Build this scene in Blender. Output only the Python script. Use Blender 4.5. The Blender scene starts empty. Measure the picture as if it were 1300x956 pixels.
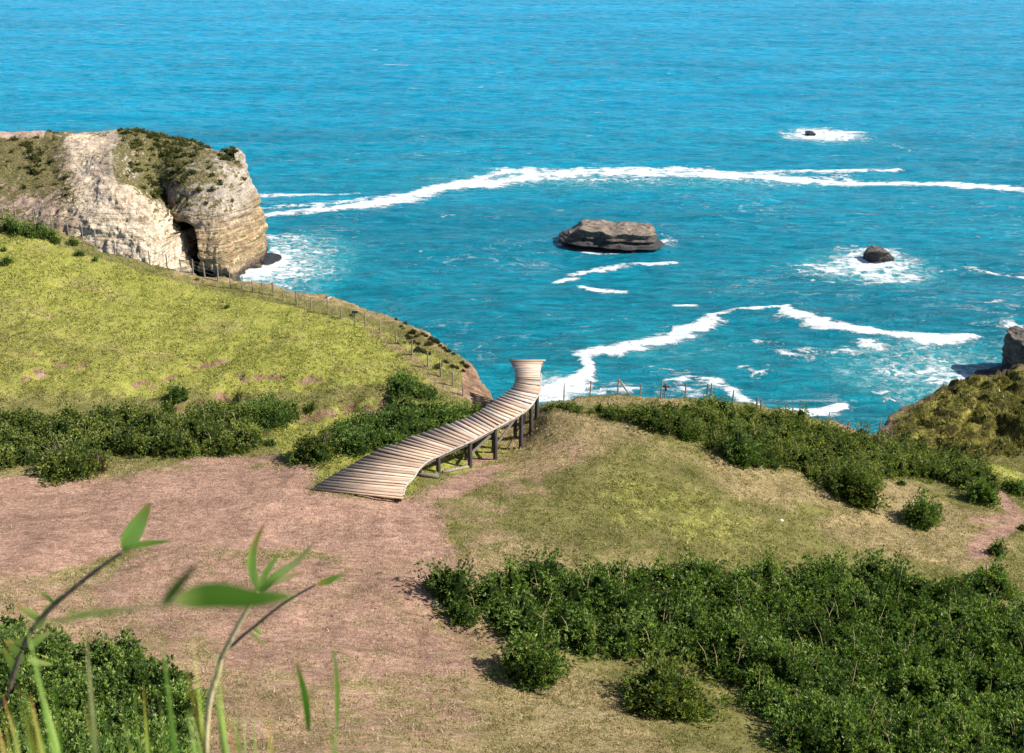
import bpy, math, random
import numpy as np
from mathutils import Vector, Matrix

# ------------------------------------------------------------------ camera, sky, sun, exposure
scene = bpy.context.scene
COL = scene.collection
R = math.radians
PITCH, FPX, W0, H0, CZ = 22.0, 1600.0, 1300.0, 956.0, 70.0
cam_d = bpy.data.cameras.new('camera')
cam = bpy.data.objects.new('camera', cam_d); COL.objects.link(cam)
cam.location = (0, 0, CZ); cam.rotation_euler = (R(90 - PITCH), 0, 0)
cam_d.sensor_width = 36; cam_d.lens = FPX / W0 * 36
cam_d.clip_start = 0.05; cam_d.clip_end = 60000
cam_d.dof.use_dof = True; cam_d.dof.focus_distance = 75; cam_d.dof.aperture_fstop = 6.3
scene.camera = cam

SUN_EL, SUN_DIR = 40.0, (1.0, -0.10)          # the sun stands to the right, a little behind the camera
az = math.atan2(SUN_DIR[0], SUN_DIR[1])       # clockwise from +Y
w = bpy.data.worlds.new('World'); scene.world = w; w.use_nodes = True
nt = w.node_tree; nt.nodes.clear()
sky = nt.nodes.new('ShaderNodeTexSky'); sky.sky_type = 'NISHITA'; sky.sun_disc = False
sky.sun_elevation = R(SUN_EL); sky.sun_rotation = az
sky.air_density = 1.0; sky.dust_density = 0.6; sky.ozone_density = 2.0; sky.altitude = 50
bg = nt.nodes.new('ShaderNodeBackground'); bg.inputs[1].default_value = 0.074
wo = nt.nodes.new('ShaderNodeOutputWorld')
nt.links.new(sky.outputs[0], bg.inputs[0]); nt.links.new(bg.outputs[0], wo.inputs[0])
sd = bpy.data.lights.new('sun', 'SUN'); sd.energy = 5.0; sd.angle = R(0.5); sd.color = (1.0, 0.95, 0.86)
so = bpy.data.objects.new('sun', sd); COL.objects.link(so)
v = Vector((math.sin(az) * math.cos(R(SUN_EL)), math.cos(az) * math.cos(R(SUN_EL)), math.sin(R(SUN_EL))))
so.rotation_euler = v.to_track_quat('Z', 'Y').to_euler(); so.location = (60, -20, 160)
vs = scene.view_settings
scene.display_settings.display_device = 'sRGB'
vs.view_transform = 'Standard'; vs.look = 'None'; vs.gamma = 1; vs.exposure = 0.90; vs.use_curve_mapping = False
scene.render.engine = 'CYCLES'
scene.render.resolution_x, scene.render.resolution_y = 1024, 753
try:
    scene.cycles.max_bounces = 6; scene.cycles.transparent_max_bounces = 6
except Exception: pass

rng = np.random.default_rng(7)
random.seed(7)

# ------------------------------------------------------------------ helpers
def ray(px, py):
    r = (px - W0 / 2) / FPX; u = (H0 / 2 - py) / FPX; p = R(PITCH)
    return np.array([r, math.cos(p) + u * math.sin(p), -math.sin(p) + u * math.cos(p)])
def at(px, py, dist=None, drop=None):
    """world point seen in that direction at a ground distance (y) or at a drop below the camera height"""
    d = ray(px, py)
    t = dist / d[1] if dist is not None else drop / -d[2]
    return np.array([d[0] * t, d[1] * t, CZ + d[2] * t])

def hsh(ix, iy, iz, s):
    n = (ix * 374761393 + iy * 668265263 + iz * 2147483647 + s * 1274126177) & 0xFFFFFFFF
    n = ((n ^ (n >> 13)) * 1274126177) & 0xFFFFFFFF
    n = (n ^ (n >> 16)) * 2246822519 & 0xFFFFFFFF
    return ((n ^ (n >> 15)) & 0xFFFFFF) / float(0xFFFFFF)
def vnoise(x, y, z=0.0, s=0):
    x, y, z = np.broadcast_arrays(np.asarray(x, float), np.asarray(y, float), np.asarray(z, float))
    xi, yi, zi = np.floor(x).astype(np.int64), np.floor(y).astype(np.int64), np.floor(z).astype(np.int64)
    fx, fy, fz = x - xi, y - yi, z - zi
    fx, fy, fz = (f * f * f * (f * (f * 6 - 15) + 10) for f in (fx, fy, fz))
    out = 0
    for dx in (0, 1):
        for dy in (0, 1):
            for dz in (0, 1):
                wgt = (fx if dx else 1 - fx) * (fy if dy else 1 - fy) * (fz if dz else 1 - fz)
                out = out + wgt * hsh(xi + dx, yi + dy, zi + dz, s)
    return out
def fbm(x, y, z=0.0, s=0, o=4, lac=2.03, g=0.5):
    t = 0; a = 1; n = 0
    for i in range(o):
        t = t + a * vnoise(x, y, z, s + i * 17); n += a
        x, y, z = np.asarray(x) * lac + 13.1, np.asarray(y) * lac - 7.7, np.asarray(z) * lac + 3.3
        a *= g
    return t / n
def sstep(a, b, x):
    t = np.clip((x - a) / (b - a), 0, 1); return t * t * (3 - 2 * t)

def tag(o, label=None, cat=None, group=None, kind=None):
    if label: o['label'] = label
    if cat: o['category'] = cat
    if group: o['group'] = group
    if kind: o['kind'] = kind
    return o
def empty(name, loc, label, cat, group=None):
    o = bpy.data.objects.new(name, None); COL.objects.link(o); o.location = tuple(loc)
    o.empty_display_size = 0.3
    return tag(o, label, cat, group)
def link_mesh(name, me, mat, parent=None, smooth=False):
    if mat: me.materials.append(mat)
    if smooth: me.polygons.foreach_set('use_smooth', [True] * len(me.polygons))
    o = bpy.data.objects.new(name, me); COL.objects.link(o)
    if parent is not None:
        o.parent = parent
    return o
def np_mesh(name, V, F, k, attr=None, uv=None):
    """mesh from an array of vertices and an array of k-gons (fast path)"""
    me = bpy.data.meshes.new(name)
    V = np.asarray(V, np.float32); F = np.asarray(F, np.int32).reshape(-1, k)
    me.vertices.add(len(V)); me.vertices.foreach_set('co', V.ravel())
    me.loops.add(F.size); me.loops.foreach_set('vertex_index', F.ravel())
    me.polygons.add(len(F)); me.polygons.foreach_set('loop_start', np.arange(0, F.size, k, dtype=np.int32))
    me.polygons.foreach_set('loop_total', np.full(len(F), k, np.int32))
    for an, a in (attr or {}).items():
        a = np.asarray(a, np.float32)
        c = me.color_attributes.new(an, 'FLOAT_COLOR', 'POINT')
        if a.shape[1] == 3: a = np.hstack([a, np.ones((len(a), 1), np.float32)])
        c.data.foreach_set('color', a.ravel())
    me.update(calc_edges=True)
    return me
def grid_faces(nu, nv, flip=False):
    i = np.arange(nu - 1)[:, None] * nv + np.arange(nv - 1)[None, :]
    i = i.ravel()
    q = np.stack([i, i + nv, i + nv + 1, i + 1], 1)
    return q[:, ::-1] if flip else q

class MB:
    """collects simple shapes into one mesh"""
    def __init__(s): s.v = []; s.f = []
    def box(s, c, ax, ay, az_):
        c, ax, ay, az_ = map(np.array, (c, ax, ay, az_)); b = len(s.v)
        for sx in (-1, 1):
            for sy in (-1, 1):
                for sz in (-1, 1): s.v.append(c + sx * ax + sy * ay + sz * az_)
        for f in ((0,1,3,2),(4,6,7,5),(0,4,5,1),(2,3,7,6),(0,2,6,4),(1,5,7,3)): s.f.append([b + i for i in f])
    def tube(s, pts, rad, n=7, cap=True, jitter=0.0):
        pts = [np.array(p, float) for p in pts]; b = len(s.v)
        if not hasattr(rad, '__len__'): rad = [rad] * len(pts)
        for i, p in enumerate(pts):
            d = pts[min(i + 1, len(pts) - 1)] - pts[max(i - 1, 0)]; d = d / (np.linalg.norm(d) + 1e-9)
            a = np.cross(d, (0, 0, 1) if abs(d[2]) < .9 else (1, 0, 0)); a /= np.linalg.norm(a); c = np.cross(d, a)
            for k in range(n):
                t = 2 * math.pi * k / n; r = rad[i] * (1 + jitter * (random.random() - .5))
                s.v.append(p + r * (math.cos(t) * a + math.sin(t) * c))
        for i in range(len(pts) - 1):
            for k in range(n):
                k2 = (k + 1) % n
                s.f.append([b + i * n + k, b + i * n + k2, b + (i + 1) * n + k2, b + (i + 1) * n + k])
        if cap:
            s.f.append([b + k for k in range(n)][::-1]); s.f.append([b + (len(pts) - 1) * n + k for k in range(n)])
    def build(s, name, mat, parent=None, smooth=False, origin=None):
        o = np.array(origin if origin is not None else (parent.location if parent is not None else (0, 0, 0)), float)
        me = bpy.data.meshes.new(name); me.from_pydata([tuple(np.array(p) - o) for p in s.v], [], s.f); me.update()
        ob = link_mesh(name, me, mat, parent, smooth)
        if parent is None: ob.location = tuple(o)
        return ob

# ---- node helpers
def new_mat(name):
    m = bpy.data.materials.new(name); m.use_nodes = True; t = m.node_tree; t.nodes.clear()
    out = t.nodes.new('ShaderNodeOutputMaterial'); p = t.nodes.new('ShaderNodeBsdfPrincipled')
    t.links.new(p.outputs[0], out.inputs[0]); return m, t, p
def N(t, typ, **kw):
    n = t.nodes.new(typ)
    for k, v_ in kw.items():
        if k in n.inputs: n.inputs[k].default_value = v_
        else: setattr(n, k, v_)
    return n
def tex(t, vec, scale, detail=4, rough=0.55, dist=0.0, out=0):
    n = N(t, 'ShaderNodeTexNoise', Scale=scale, Detail=detail, Roughness=rough, Distortion=dist)
    t.links.new(vec, n.inputs['Vector']); return n.outputs[out]
def math_(t, op, a, b=None, c=None, clamp=False):
    n = t.nodes.new('ShaderNodeMath'); n.operation = op; n.use_clamp = clamp
    for i, x in enumerate((a, b, c)):
        if x is None: continue
        if isinstance(x, (int, float)): n.inputs[i].default_value = x
        else: t.links.new(x, n.inputs[i])
    return n.outputs[0]
def mapr(t, x, a, b, c=0.0, d=1.0, smooth=False):
    n = t.nodes.new('ShaderNodeMapRange'); t.links.new(x, n.inputs[0])
    if smooth: n.interpolation_type = 'SMOOTHSTEP'
    for i, q in enumerate((a, b, c, d)): n.inputs[i + 1].default_value = q
    return n.outputs[0]
def mix(t, f, a, b, mode='MIX'):
    n = t.nodes.new('ShaderNodeMix'); n.data_type = 'RGBA'; n.blend_type = mode
    for i, x in ((0, f), (6, a), (7, b)):
        if isinstance(x, (int, float)): n.inputs[i].default_value = x
        elif isinstance(x, (tuple, list)): n.inputs[i].default_value = tuple(x) + (1,) if len(x) == 3 else x
        else: t.links.new(x, n.inputs[i])
    return n.outputs[2]
def ramp(t, x, stops):
    n = t.nodes.new('ShaderNodeValToRGB'); t.links.new(x, n.inputs[0]); e = n.color_ramp.elements
    while len(e) > 2: e.remove(e[-1])
    for i, (p, c) in enumerate(stops):
        q = e[i] if i < 2 else e.new(p)
        q.position = p; q.color = tuple(c) + (1,)
    return n.outputs[0]
def bump(t, p, h, strength, dist):
    b = N(t, 'ShaderNodeBump', Strength=strength, Distance=dist); t.links.new(h, b.inputs['Height'])
    t.links.new(b.outputs[0], p.inputs['Normal']); return b
def attr(t, name):
    n = t.nodes.new('ShaderNodeAttribute'); n.attribute_name = name
    s = t.nodes.new('ShaderNodeSeparateColor'); t.links.new(n.outputs['Color'], s.inputs[0])
    return n.outputs['Color'], s.outputs
def pos(t): return t.nodes.new('ShaderNodeNewGeometry').outputs['Position']
def scaled(t, vec, s):
    n = t.nodes.new('ShaderNodeMapping'); t.links.new(vec, n.inputs[0]); n.inputs['Scale'].default_value = s; return n.outputs[0]

# ------------------------------------------------------------------ materials
def mat_ground():
    m, t, p = new_mat('ground'); P = pos(t)
    _, a = attr(t, 'mask'); _, b = attr(t, 'mask2')
    n1 = tex(t, P, 0.45, 5, .6); n2 = tex(t, P, 2.6, 6, .7); n3 = tex(t, P, 11, 4, .75); n4 = tex(t, P, 34, 3, .8)
    n5 = tex(t, P, 1.1, 5, .65, .6)
    sp = scaled(t, P, (1, 2.2, 1)); s1 = tex(t, sp, 1.7, 8, .72, 1.2)
    green = ramp(t, mix(t, .5, n2, n5), [(0.33, (.095, .095, .028)), (0.47, (.175, .165, .050)), (0.60, (.24, .205, .082)), (.75, (.33, .26, .135))])
    lush = ramp(t, mix(t, .5, n2, n5), [(0.28, (.17, .195, .034)), (0.44, (.265, .275, .055)), (0.60, (.345, .325, .085)), (.76, (.43, .36, .15))])
    dry = ramp(t, s1, [(0.3, (.17, .130, .055)), (0.5, (.31, .235, .115)), (0.7, (.45, .345, .20))])
    dirt = ramp(t, s1, [(0.28, (.16, .088, .060)), (0.45, (.31, .185, .130)), (0.60, (.435, .272, .198)), (0.75, (.53, .36, .275))])
    soil = ramp(t, tex(t, scaled(t, P, (1, 1, 1)), 1.6, 6, .7), [(0.3, (.085, .048, .030)), (0.5, (.27, .165, .105)), (0.7, (.45, .31, .22))])
    soil = mix(t, b[1], soil, ramp(t, n2, [(.35, (.035, .026, .018)), (.65, (.15, .105, .065))]))
    moss = ramp(t, tex(t, P, 1.5, 6, .7, .5), [(0.34, (.022, .018, .010)), (0.46, (.075, .062, .018)), (0.56, (.18, .165, .032)), (.70, (.33, .27, .09))])
    br = math_(t, 'SUBTRACT', math_(t, 'ADD', math_(t, 'MULTIPLY', n5, .7), math_(t, 'MULTIPLY', n3, .5)), .6)   # breaks the borders up
    def msk(x, k=1.6, lo=.40, hi=.60):
        return mapr(t, math_(t, 'ADD', x, math_(t, 'MULTIPLY', br, k)), lo, hi)
    c = mix(t, msk(a[2]), green, lush)
    c = mix(t, msk(a[1], 2.2, .3, .75), c, dry)
    c = mix(t, msk(b[1]), c, moss)
    c = mix(t, msk(a[0], 2.2, .30, .75), c, dirt)
    c = mix(t, msk(b[0], 1.2), c, soil)
    blot = tex(t, scaled(t, P, (.6, 1, 1)), .55, 7, .74, .8)
    c = mix(t, mapr(t, a[2], .1, .8, .85, .35), c, mapr(t, blot, .34, .66, .66, 1.30), 'MULTIPLY')
    fl = mapr(t, tex(t, P, 9, 2, .5), .665, .70)          # scattered yellow flowers
    c = mix(t, math_(t, 'MULTIPLY', math_(t, 'MULTIPLY', fl, b[2]), .75), c, (.62, .42, .02))
    c = mix(t, .75, c, mapr(t, n3, .25, .8, .45, 1.6), 'MULTIPLY')
    c = mix(t, .55, c, mapr(t, n4, .25, .8, .5, 1.5), 'MULTIPLY')
    c = mix(t, .5, c, mapr(t, n1, .3, .7, .75, 1.25), 'MULTIPLY')
    t.links.new(c, p.inputs['Base Color']); p.inputs['Roughness'].default_value = .95; p.inputs['Specular IOR Level'].default_value = .1
    h = math_(t, 'ADD', math_(t, 'MULTIPLY', n3, .12), math_(t, 'ADD', math_(t, 'MULTIPLY', n4, .05), math_(t, 'MULTIPLY', n2, .25)))
    bump(t, p, h, .8, 1.0)
    return m
def mat_sea():
    m, t, p = new_mat('sea_water'); P = pos(t); _, a = attr(t, 'foam')
    x = t.nodes.new('ShaderNodeSeparateXYZ'); t.links.new(P, x.inputs[0])
    big = tex(t, scaled(t, P, (.4, 1, 1)), .022, 4, .6, .4)
    rip = tex(t, scaled(t, P, (.26, 1, 1)), .62, 6, .72, .4)
    fine = tex(t, scaled(t, P, (.5, 1, 1)), 1.3, 4, .65)
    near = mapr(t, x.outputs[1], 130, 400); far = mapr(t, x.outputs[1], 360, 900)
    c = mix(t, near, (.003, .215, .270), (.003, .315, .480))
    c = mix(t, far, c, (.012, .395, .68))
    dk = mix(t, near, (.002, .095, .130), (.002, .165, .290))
    c = mix(t, mapr(t, rip, .40, .60, .85, 0), c, dk)
    c = mix(t, mapr(t, big, .38, .62, .35, 0), c, dk)
    sw = tex(t, scaled(t, P, (.12, 1, 1)), .055, 5, .62, .3)
    c = mix(t, .4, c, mapr(t, sw, .35, .65, .65, 1.35), 'MULTIPLY')
    shallow = (.025, .38, .40)
    c = mix(t, math_(t, 'MULTIPLY', a[1], .6), c, shallow)
    # foam: a[0] amount, a[2] how lacy it is
    vor = N(t, 'ShaderNodeTexVoronoi', Scale=.42); vor.feature = 'DISTANCE_TO_EDGE'
    wv = t.nodes.new('ShaderNodeVectorMath'); wv.operation = 'ADD'
    nn = N(t, 'ShaderNodeTexNoise', Scale=.55, Detail=4); t.links.new(P, nn.inputs['Vector'])
    sc = t.nodes.new('ShaderNodeVectorMath'); sc.operation = 'SCALE'; sc.inputs[3].default_value = 3.5
    t.links.new(nn.outputs[1], sc.inputs[0]); t.links.new(P, wv.inputs[0]); t.links.new(sc.outputs[0], wv.inputs[1])
    t.links.new(wv.outputs[0], vor.inputs['Vector'])
    lace = mapr(t, vor.outputs['Distance'], 0.0, .35, 1, 0)
    fn = tex(t, scaled(t, P, (.6, 1, 1)), .55, 7, .72, .5)
    thr = math_(t, 'ADD', math_(t, 'ADD', .5, math_(t, 'MULTIPLY', math_(t, 'SUBTRACT', fn, .5), 3.3)), math_(t, 'MULTIPLY', math_(t, 'SUBTRACT', 1.0, lace), math_(t, 'MULTIPLY', a[2], .55)))
    k = mapr(t, math_(t, 'SUBTRACT', a[0], thr), -.16, .22)
    k = math_(t, 'MULTIPLY', k, mapr(t, a[0], .02, .12))
    wc = math_(t, 'MULTIPLY', mapr(t, tex(t, scaled(t, P, (.35, 1, 1)), .16, 8, .80, .5), .625, .70), .60)
    fil = tex(t, scaled(t, P, (.5, 1, 1)), .045, 9, .66, 1.6)       # thin drifting foam threads
    fil = mapr(t, math_(t, 'ABSOLUTE', math_(t, 'SUBTRACT', fil, .5)), .0, .012, 1, 0)
    zone = mapr(t, tex(t, P, .02, 3, .5), .50, .62)
    thread = math_(t, 'MULTIPLY', math_(t, 'MULTIPLY', fil, zone), math_(t, 'MULTIPLY', mapr(t, x.outputs[1], 150, 420, .75, 0), mapr(t, fn, .42, .58)))
    k = math_(t, 'MAXIMUM', math_(t, 'MAXIMUM', k, wc), math_(t, 'MAXIMUM', thread, math_(t, 'MULTIPLY', math_(t, 'MULTIPLY', mapr(t, a[1], .2, .8), lace), mapr(t, fn, .48, .62, 0, .8))))
    c = mix(t, k, c, mix(t, mapr(t, fn, .3, .7), (.62, .72, .76), (.80, .83, .84)))
    t.links.new(c, p.inputs['Base Color'])
    t.links.new(mapr(t, k, 0, 1, .22, .8), p.inputs['Roughness'])
    p.inputs['IOR'].default_value = 1.33; p.inputs['Specular IOR Level'].default_value = .14
    h = math_(t, 'ADD', math_(t, 'MULTIPLY', rip, 1.0), math_(t, 'ADD', math_(t, 'MULTIPLY', fine, .30), math_(t, 'MULTIPLY', k, .25)))
    bump(t, p, h, 1.0, 1.3)
    return m
def mat_cliff():
    m, t, p = new_mat('cliff_rock'); P = pos(t); _, a = attr(t, 'mask')
    x = t.nodes.new('ShaderNodeSeparateXYZ'); t.links.new(P, x.inputs[0])
    lay = tex(t, scaled(t, P, (.05, .05, 1.0)), 1.6, 7, .7, .35)
    n1 = tex(t, P, .22, 5, .6); n2 = tex(t, P, 1.0, 7, .72); n3 = tex(t, P, 3.2, 5, .7)
    cream = ramp(t, mix(t, .35, n2, lay), [(0.34, (.15, .10, .06)), (0.43, (.40, .30, .20)), (0.50, (.66, .53, .385)), (.64, (.80, .69, .54))])
    tan = ramp(t, lay, [(0.30, (.16, .11, .065)), (0.43, (.42, .30, .165)), (0.50, (.22, .155, .09)), (0.60, (.55, .41, .25)), (.75, (.34, .25, .15))])
    grey = ramp(t, mix(t, .4, n2, lay), [(0.33, (.10, .080, .060)), (0.47, (.33, .275, .22)), (0.62, (.55, .47, .39))])
    c = mix(t, mapr(t, math_(t, 'ADD', x.outputs[2], math_(t, 'MULTIPLY', n1, 8)), 12, 17), tan, grey)
    c = mix(t, mapr(t, math_(t, 'ADD', a[0], math_(t, 'ADD', math_(t, 'MULTIPLY', math_(t, 'SUBTRACT', n2, .5), .9), math_(t, 'MULTIPLY', math_(t, 'SUBTRACT', n1, .5), 3.2))), .2, .95), mix(t, mapr(t, a[0], .2, .7), c, mix(t, .6, c, (.46, .33, .23))), cream)
    wet = mapr(t, math_(t, 'ADD', x.outputs[2], math_(t, 'MULTIPLY', n2, 2.5)), 2.0, 4.2, 1, 0)
    c = mix(t, wet, c, (.035, .032, .034))
    rust = mapr(t, tex(t, scaled(t, P, (1, 1, .25)), .35, 4, .6), .6, .68)
    c = mix(t, math_(t, 'MULTIPLY', rust, .35), c, (.30, .13, .05))
    pinkish = ramp(t, n2, [(.3, (.30, .20, .15)), (.7, (.52, .39, .31))])
    c = mix(t, mapr(t, math_(t, 'ADD', a[2], math_(t, 'SUBTRACT', n2, .5)), .35, .6), c, pinkish)
    veg = ramp(t, n3, [(0.3, (.035, .040, .014)), (0.46, (.085, .088, .026)), (0.6, (.20, .155, .07)), (.72, (.34, .25, .16))])
    vm = mapr(t, math_(t, 'ADD', a[1], math_(t, 'MULTIPLY', math_(t, 'SUBTRACT', math_(t, 'ADD', math_(t, 'MULTIPLY', n2, .6), math_(t, 'MULTIPLY', n1, .4)), .5), 2.6)), .42, .58)
    c = mix(t, vm, c, veg)
    cr_ = mapr(t, math_(t, 'ABSOLUTE', math_(t, 'SUBTRACT', tex(t, scaled(t, P, (1, 1, .5)), .35, 7, .68, 1.2), .5)), 0, .022, .55, 0)
    c = mix(t, cr_, c, (.10, .075, .055))
    c = mix(t, .6, c, mapr(t, n3, .25, .8, .55, 1.45), 'MULTIPLY')
    t.links.new(c, p.inputs['Base Color']); p.inputs['Roughness'].default_value = .92; p.inputs['Specular IOR Level'].default_value = .15
    h = math_(t, 'ADD', math_(t, 'MULTIPLY', n2, .6), math_(t, 'ADD', math_(t, 'MULTIPLY', n3, .3), math_(t, 'MULTIPLY', lay, .8)))
    bump(t, p, h, .8, 1.0)
    return m
def mat_rock(tan=.5):
    m, t, p = new_mat('dark_sea_rock'); P = pos(t)
    x = t.nodes.new('ShaderNodeSeparateXYZ'); t.links.new(P, x.inputs[0])
    nz = t.nodes.new('ShaderNodeSeparateXYZ'); t.links.new(t.nodes.new('ShaderNodeNewGeometry').outputs['Normal'], nz.inputs[0])
    lay = tex(t, scaled(t, P, (.12, .12, 1)), 2.6, 6, .7, .3); n2 = tex(t, P, 1.2, 6, .72)
    c = ramp(t, mix(t, .5, lay, n2), [(0.36, (.020, .018, .018)), (0.47, (.065, .054, .046)), (0.57, (.15, .12, .095)), (.72, (.32, .26, .20))])
    c = mix(t, math_(t, 'MULTIPLY', mapr(t, math_(t, 'ADD', x.outputs[2], math_(t, 'MULTIPLY', n2, 1.5)), 2.9, 4.0), tan), c, ramp(t, mix(t, .5, lay, n2), [(.38, (.07, .05, .04)), (.5, (.27, .20, .14)), (.62, (.42, .33, .25))]))
    wet = mapr(t, math_(t, 'ADD', x.outputs[2], math_(t, 'MULTIPLY', n2, 2.0)), 2.0, 3.3, 1, 0)
    c = mix(t, wet, c, (.014, .014, .018))
    t.links.new(c, p.inputs['Base Color']); t.links.new(mapr(t, wet, 0, 1, .9, .65), p.inputs['Roughness'])
    bump(t, p, math_(t, 'ADD', lay, n2), .7, .5)
    return m
def mat_leaf(name='shrub_leaves', spec=.25, rough=.5, trans=.30):
    m, t, p = new_mat(name); col, a = attr(t, 'col')
    t.links.new(col, p.inputs['Base Color']); p.inputs['Roughness'].default_value = rough
    an = [n for n in t.nodes if n.type == 'ATTRIBUTE'][0]; t.links.new(math_(t, 'MULTIPLY', an.outputs['Alpha'], spec), p.inputs['Specular IOR Level'])
    tr = t.nodes.new('ShaderNodeBsdfTranslucent'); t.links.new(mix(t, 1, col, (1.1, 1.3, .5), 'MULTIPLY'), tr.inputs[0])
    ms = t.nodes.new('ShaderNodeMixShader'); ms.inputs[0].default_value = trans
    t.links.new(p.outputs[0], ms.inputs[1]); t.links.new(tr.outputs[0], ms.inputs[2])
    o = [n for n in t.nodes if n.type == 'OUTPUT_MATERIAL'][0]; t.links.new(ms.outputs[0], o.inputs[0])
    return m
def mat_plank():
    m, t, p = new_mat('weathered_planks'); col, a = attr(t, 'col')
    tc = t.nodes.new('ShaderNodeTexCoord').outputs['Object']
    uvn = t.nodes.new('ShaderNodeAttribute'); uvn.attribute_name = 'grain'
    g = tex(t, scaled(t, uvn.outputs['Vector'], (1.2, 14, 14)), 1.0, 5, .7)
    st = tex(t, scaled(t, uvn.outputs['Vector'], (1, 3, 3)), 1.4, 4, .6)
    c = mix(t, .8, col, mapr(t, g, .3, .7, .68, 1.22), 'MULTIPLY')
    c = mix(t, .6, c, mapr(t, st, .3, .7, .6, 1.25), 'MULTIPLY')
    t.links.new(c, p.inputs['Base Color']); p.inputs['Roughness'].default_value = .85; p.inputs['Specular IOR Level'].default_value = .2
    bump(t, p, g, .5, .02)
    return m
def mat_wood(name, c1, c2, sc=(6, 6, 1.2)):
    m, t, p = new_mat(name); P = t.nodes.new('ShaderNodeTexCoord').outputs['Object']
    g = tex(t, scaled(t, P, sc), 3, 6, .7)
    t.links.new(ramp(t, g, [(.3, c1), (.7, c2)]), p.inputs['Base Color']); p.inputs['Roughness'].default_value = .9
    bump(t, p, g, .5, .03); return m
def mat_flat(name, c, rough=.6):
    m, t, p = new_mat(name); P = t.nodes.new('ShaderNodeTexCoord').outputs['Object']
    g = tex(t, P, 9, 4, .6)
    c = mix(t, 1, c, mapr(t, g, .3, .7, .8, 1.2), 'MULTIPLY')
    t.links.new(c, p.inputs['Base Color']); p.inputs['Roughness'].default_value = rough; return m

M_GROUND, M_SEA, M_CLIFF, M_ROCK, M_ROCK2 = mat_ground(), mat_sea(), mat_cliff(), mat_rock(.42), mat_rock(.0)
M_LEAF = mat_leaf(spec=.22, rough=.42); M_BLADE = mat_leaf('fresh_blades', .35, .4, .55)
M_PLANK = mat_plank()
M_POST = mat_wood('dark_post', (.018, .016, .018), (.085, .075, .075))
M_BEAM = mat_wood('grey_beam', (.07, .058, .05), (.22, .18, .15))
M_PALE = mat_wood('bleached_edge', (.20, .17, .15), (.60, .53, .47), (2, 2, 2))
M_FENCE = mat_wood('fence_wood', (.14, .105, .08), (.33, .27, .22))
M_WIRE = mat_flat('wire', (.16, .15, .15), .5)
M_TWIG = mat_wood('twigs', (.09, .065, .045), (.26, .20, .14))

# ------------------------------------------------------------------ terrain
# cliff edge, from far left round to far right: direction in the view and ground distance
EDGE = [(-900,170,104), (-400,222,92), (-150,250,85), (0,271,82.5), (100,302,81), (200,334,79.5), (260,349,78.8), (330,361,78.5), (400,376,78),
        (450,387,77.3), (500,400,75.5), (540,417,73.5), (575,441,71), (600,466,69), (613,485,67.4), (630,509,65.6),
        (655,517,63.6), (690,513,62.6), (716,507,63), (749,500,64.2), (784,497,65), (813,498,65), (845,501,65), (900,507,65.2),
        (960,517,65.4), (1000,524,66), (1040,529,67), (1070,538,67.8), (1095,547,68.5), (1111,552,69.5),
        (1119,547,72.3), (1132,532,75), (1150,518,78), (1180,503,81.5), (1240,483,86), (1300,470,90), (1450,450,98), (2000,420,112)]
EP = np.array([at(a, b, dist=c) for a, b, c in EDGE])
CT = [  # the plateau: direction in the view and drop below the camera
 (0,620,27.0),(200,620,27.0),(390,615,27.0),(450,632,27.03),(0,700,26.8),(200,700,26.9),(400,700,27.0),(520,650,27.1),
 (0,800,26.2),(150,850,26.2),(300,820,26.6),(450,850,26.9),(600,850,27.3),(640,700,27.3),(0,560,27.05),(200,560,27.05),(380,560,27.0),(480,560,27.1),
 (558,603,27.5),(598,593,27.8),(632,581,28.0),(665,567,28.05),(684,538,27.2),(720,560,27.0),(700,525,26.5),(780,520,26.55),
 (700,620,27.3),(800,600,27.2),(850,555,26.9),(850,680,27.8),(920,600,27.8),(960,650,28.4),(1000,600,28.6),(1080,640,29.6),(1050,580,29.5),(1100,600,30.2),
 (950,560,28.0),(1000,560,28.8),(900,535,27.3),(1180,650,30.6),(1280,640,31.3),(1250,590,31.8),(1180,600,31.2),(1200,700,30.3),(1300,700,31),
 (800,800,28.2),(1000,800,29.2),(1000,720,29.2),(1250,850,30.0),(1250,780,30.2),(900,870,28.6),(1100,900,29.2),(1300,950,29.0),(1500,700,32),(1500,850,31),
 (1120,570,31.8),(100,530,27.1),(300,528,27.1),(400,523,27.05),(-300,620,26.5),(-300,800,25.5)]
CD = [  # the hill and the mound: direction in the view and ground distance
 (0,400,70),(200,430,69),(400,450,67.5),(100,500,63.0),(300,500,63.6),(450,500,64.0),(500,470,67),(0,500,62.6),(560,480,66),(590,500,64.8),
 (-300,400,73),(-300,500,64),(100,400,71.5),(300,410,72.3),(500,430,71.8),(200,380,75),(0,330,76.5),(550,455,68.8),
 (1190,584,68.6),(1130,560,70.5),(1240,588,67.0),(1180,538,73),(1230,545,72.5),(1300,560,70),(1180,515,78),(1250,500,81),(1300,490,84),(1150,535,75.5),(1300,590,67)]
K = np.array([at(a, b, drop=c) for a, b, c in CT] + [at(a, b, dist=c) for a, b, c in CD] + list(EP) +
             [(x, d, CZ - 1.75 - .77 * max(d, 0) - .002 * abs(x) ** 1.6) for x in (-45, -22, -8, 0, 8, 22, 45) for d in (-12, 0, 4, 9, 15, 22)] +
             [(x, 29, CZ - 24.3) for x in (-30, -12)] + [(6, 29, CZ - 24.6), (22, 29, CZ - 25.5)])
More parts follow.
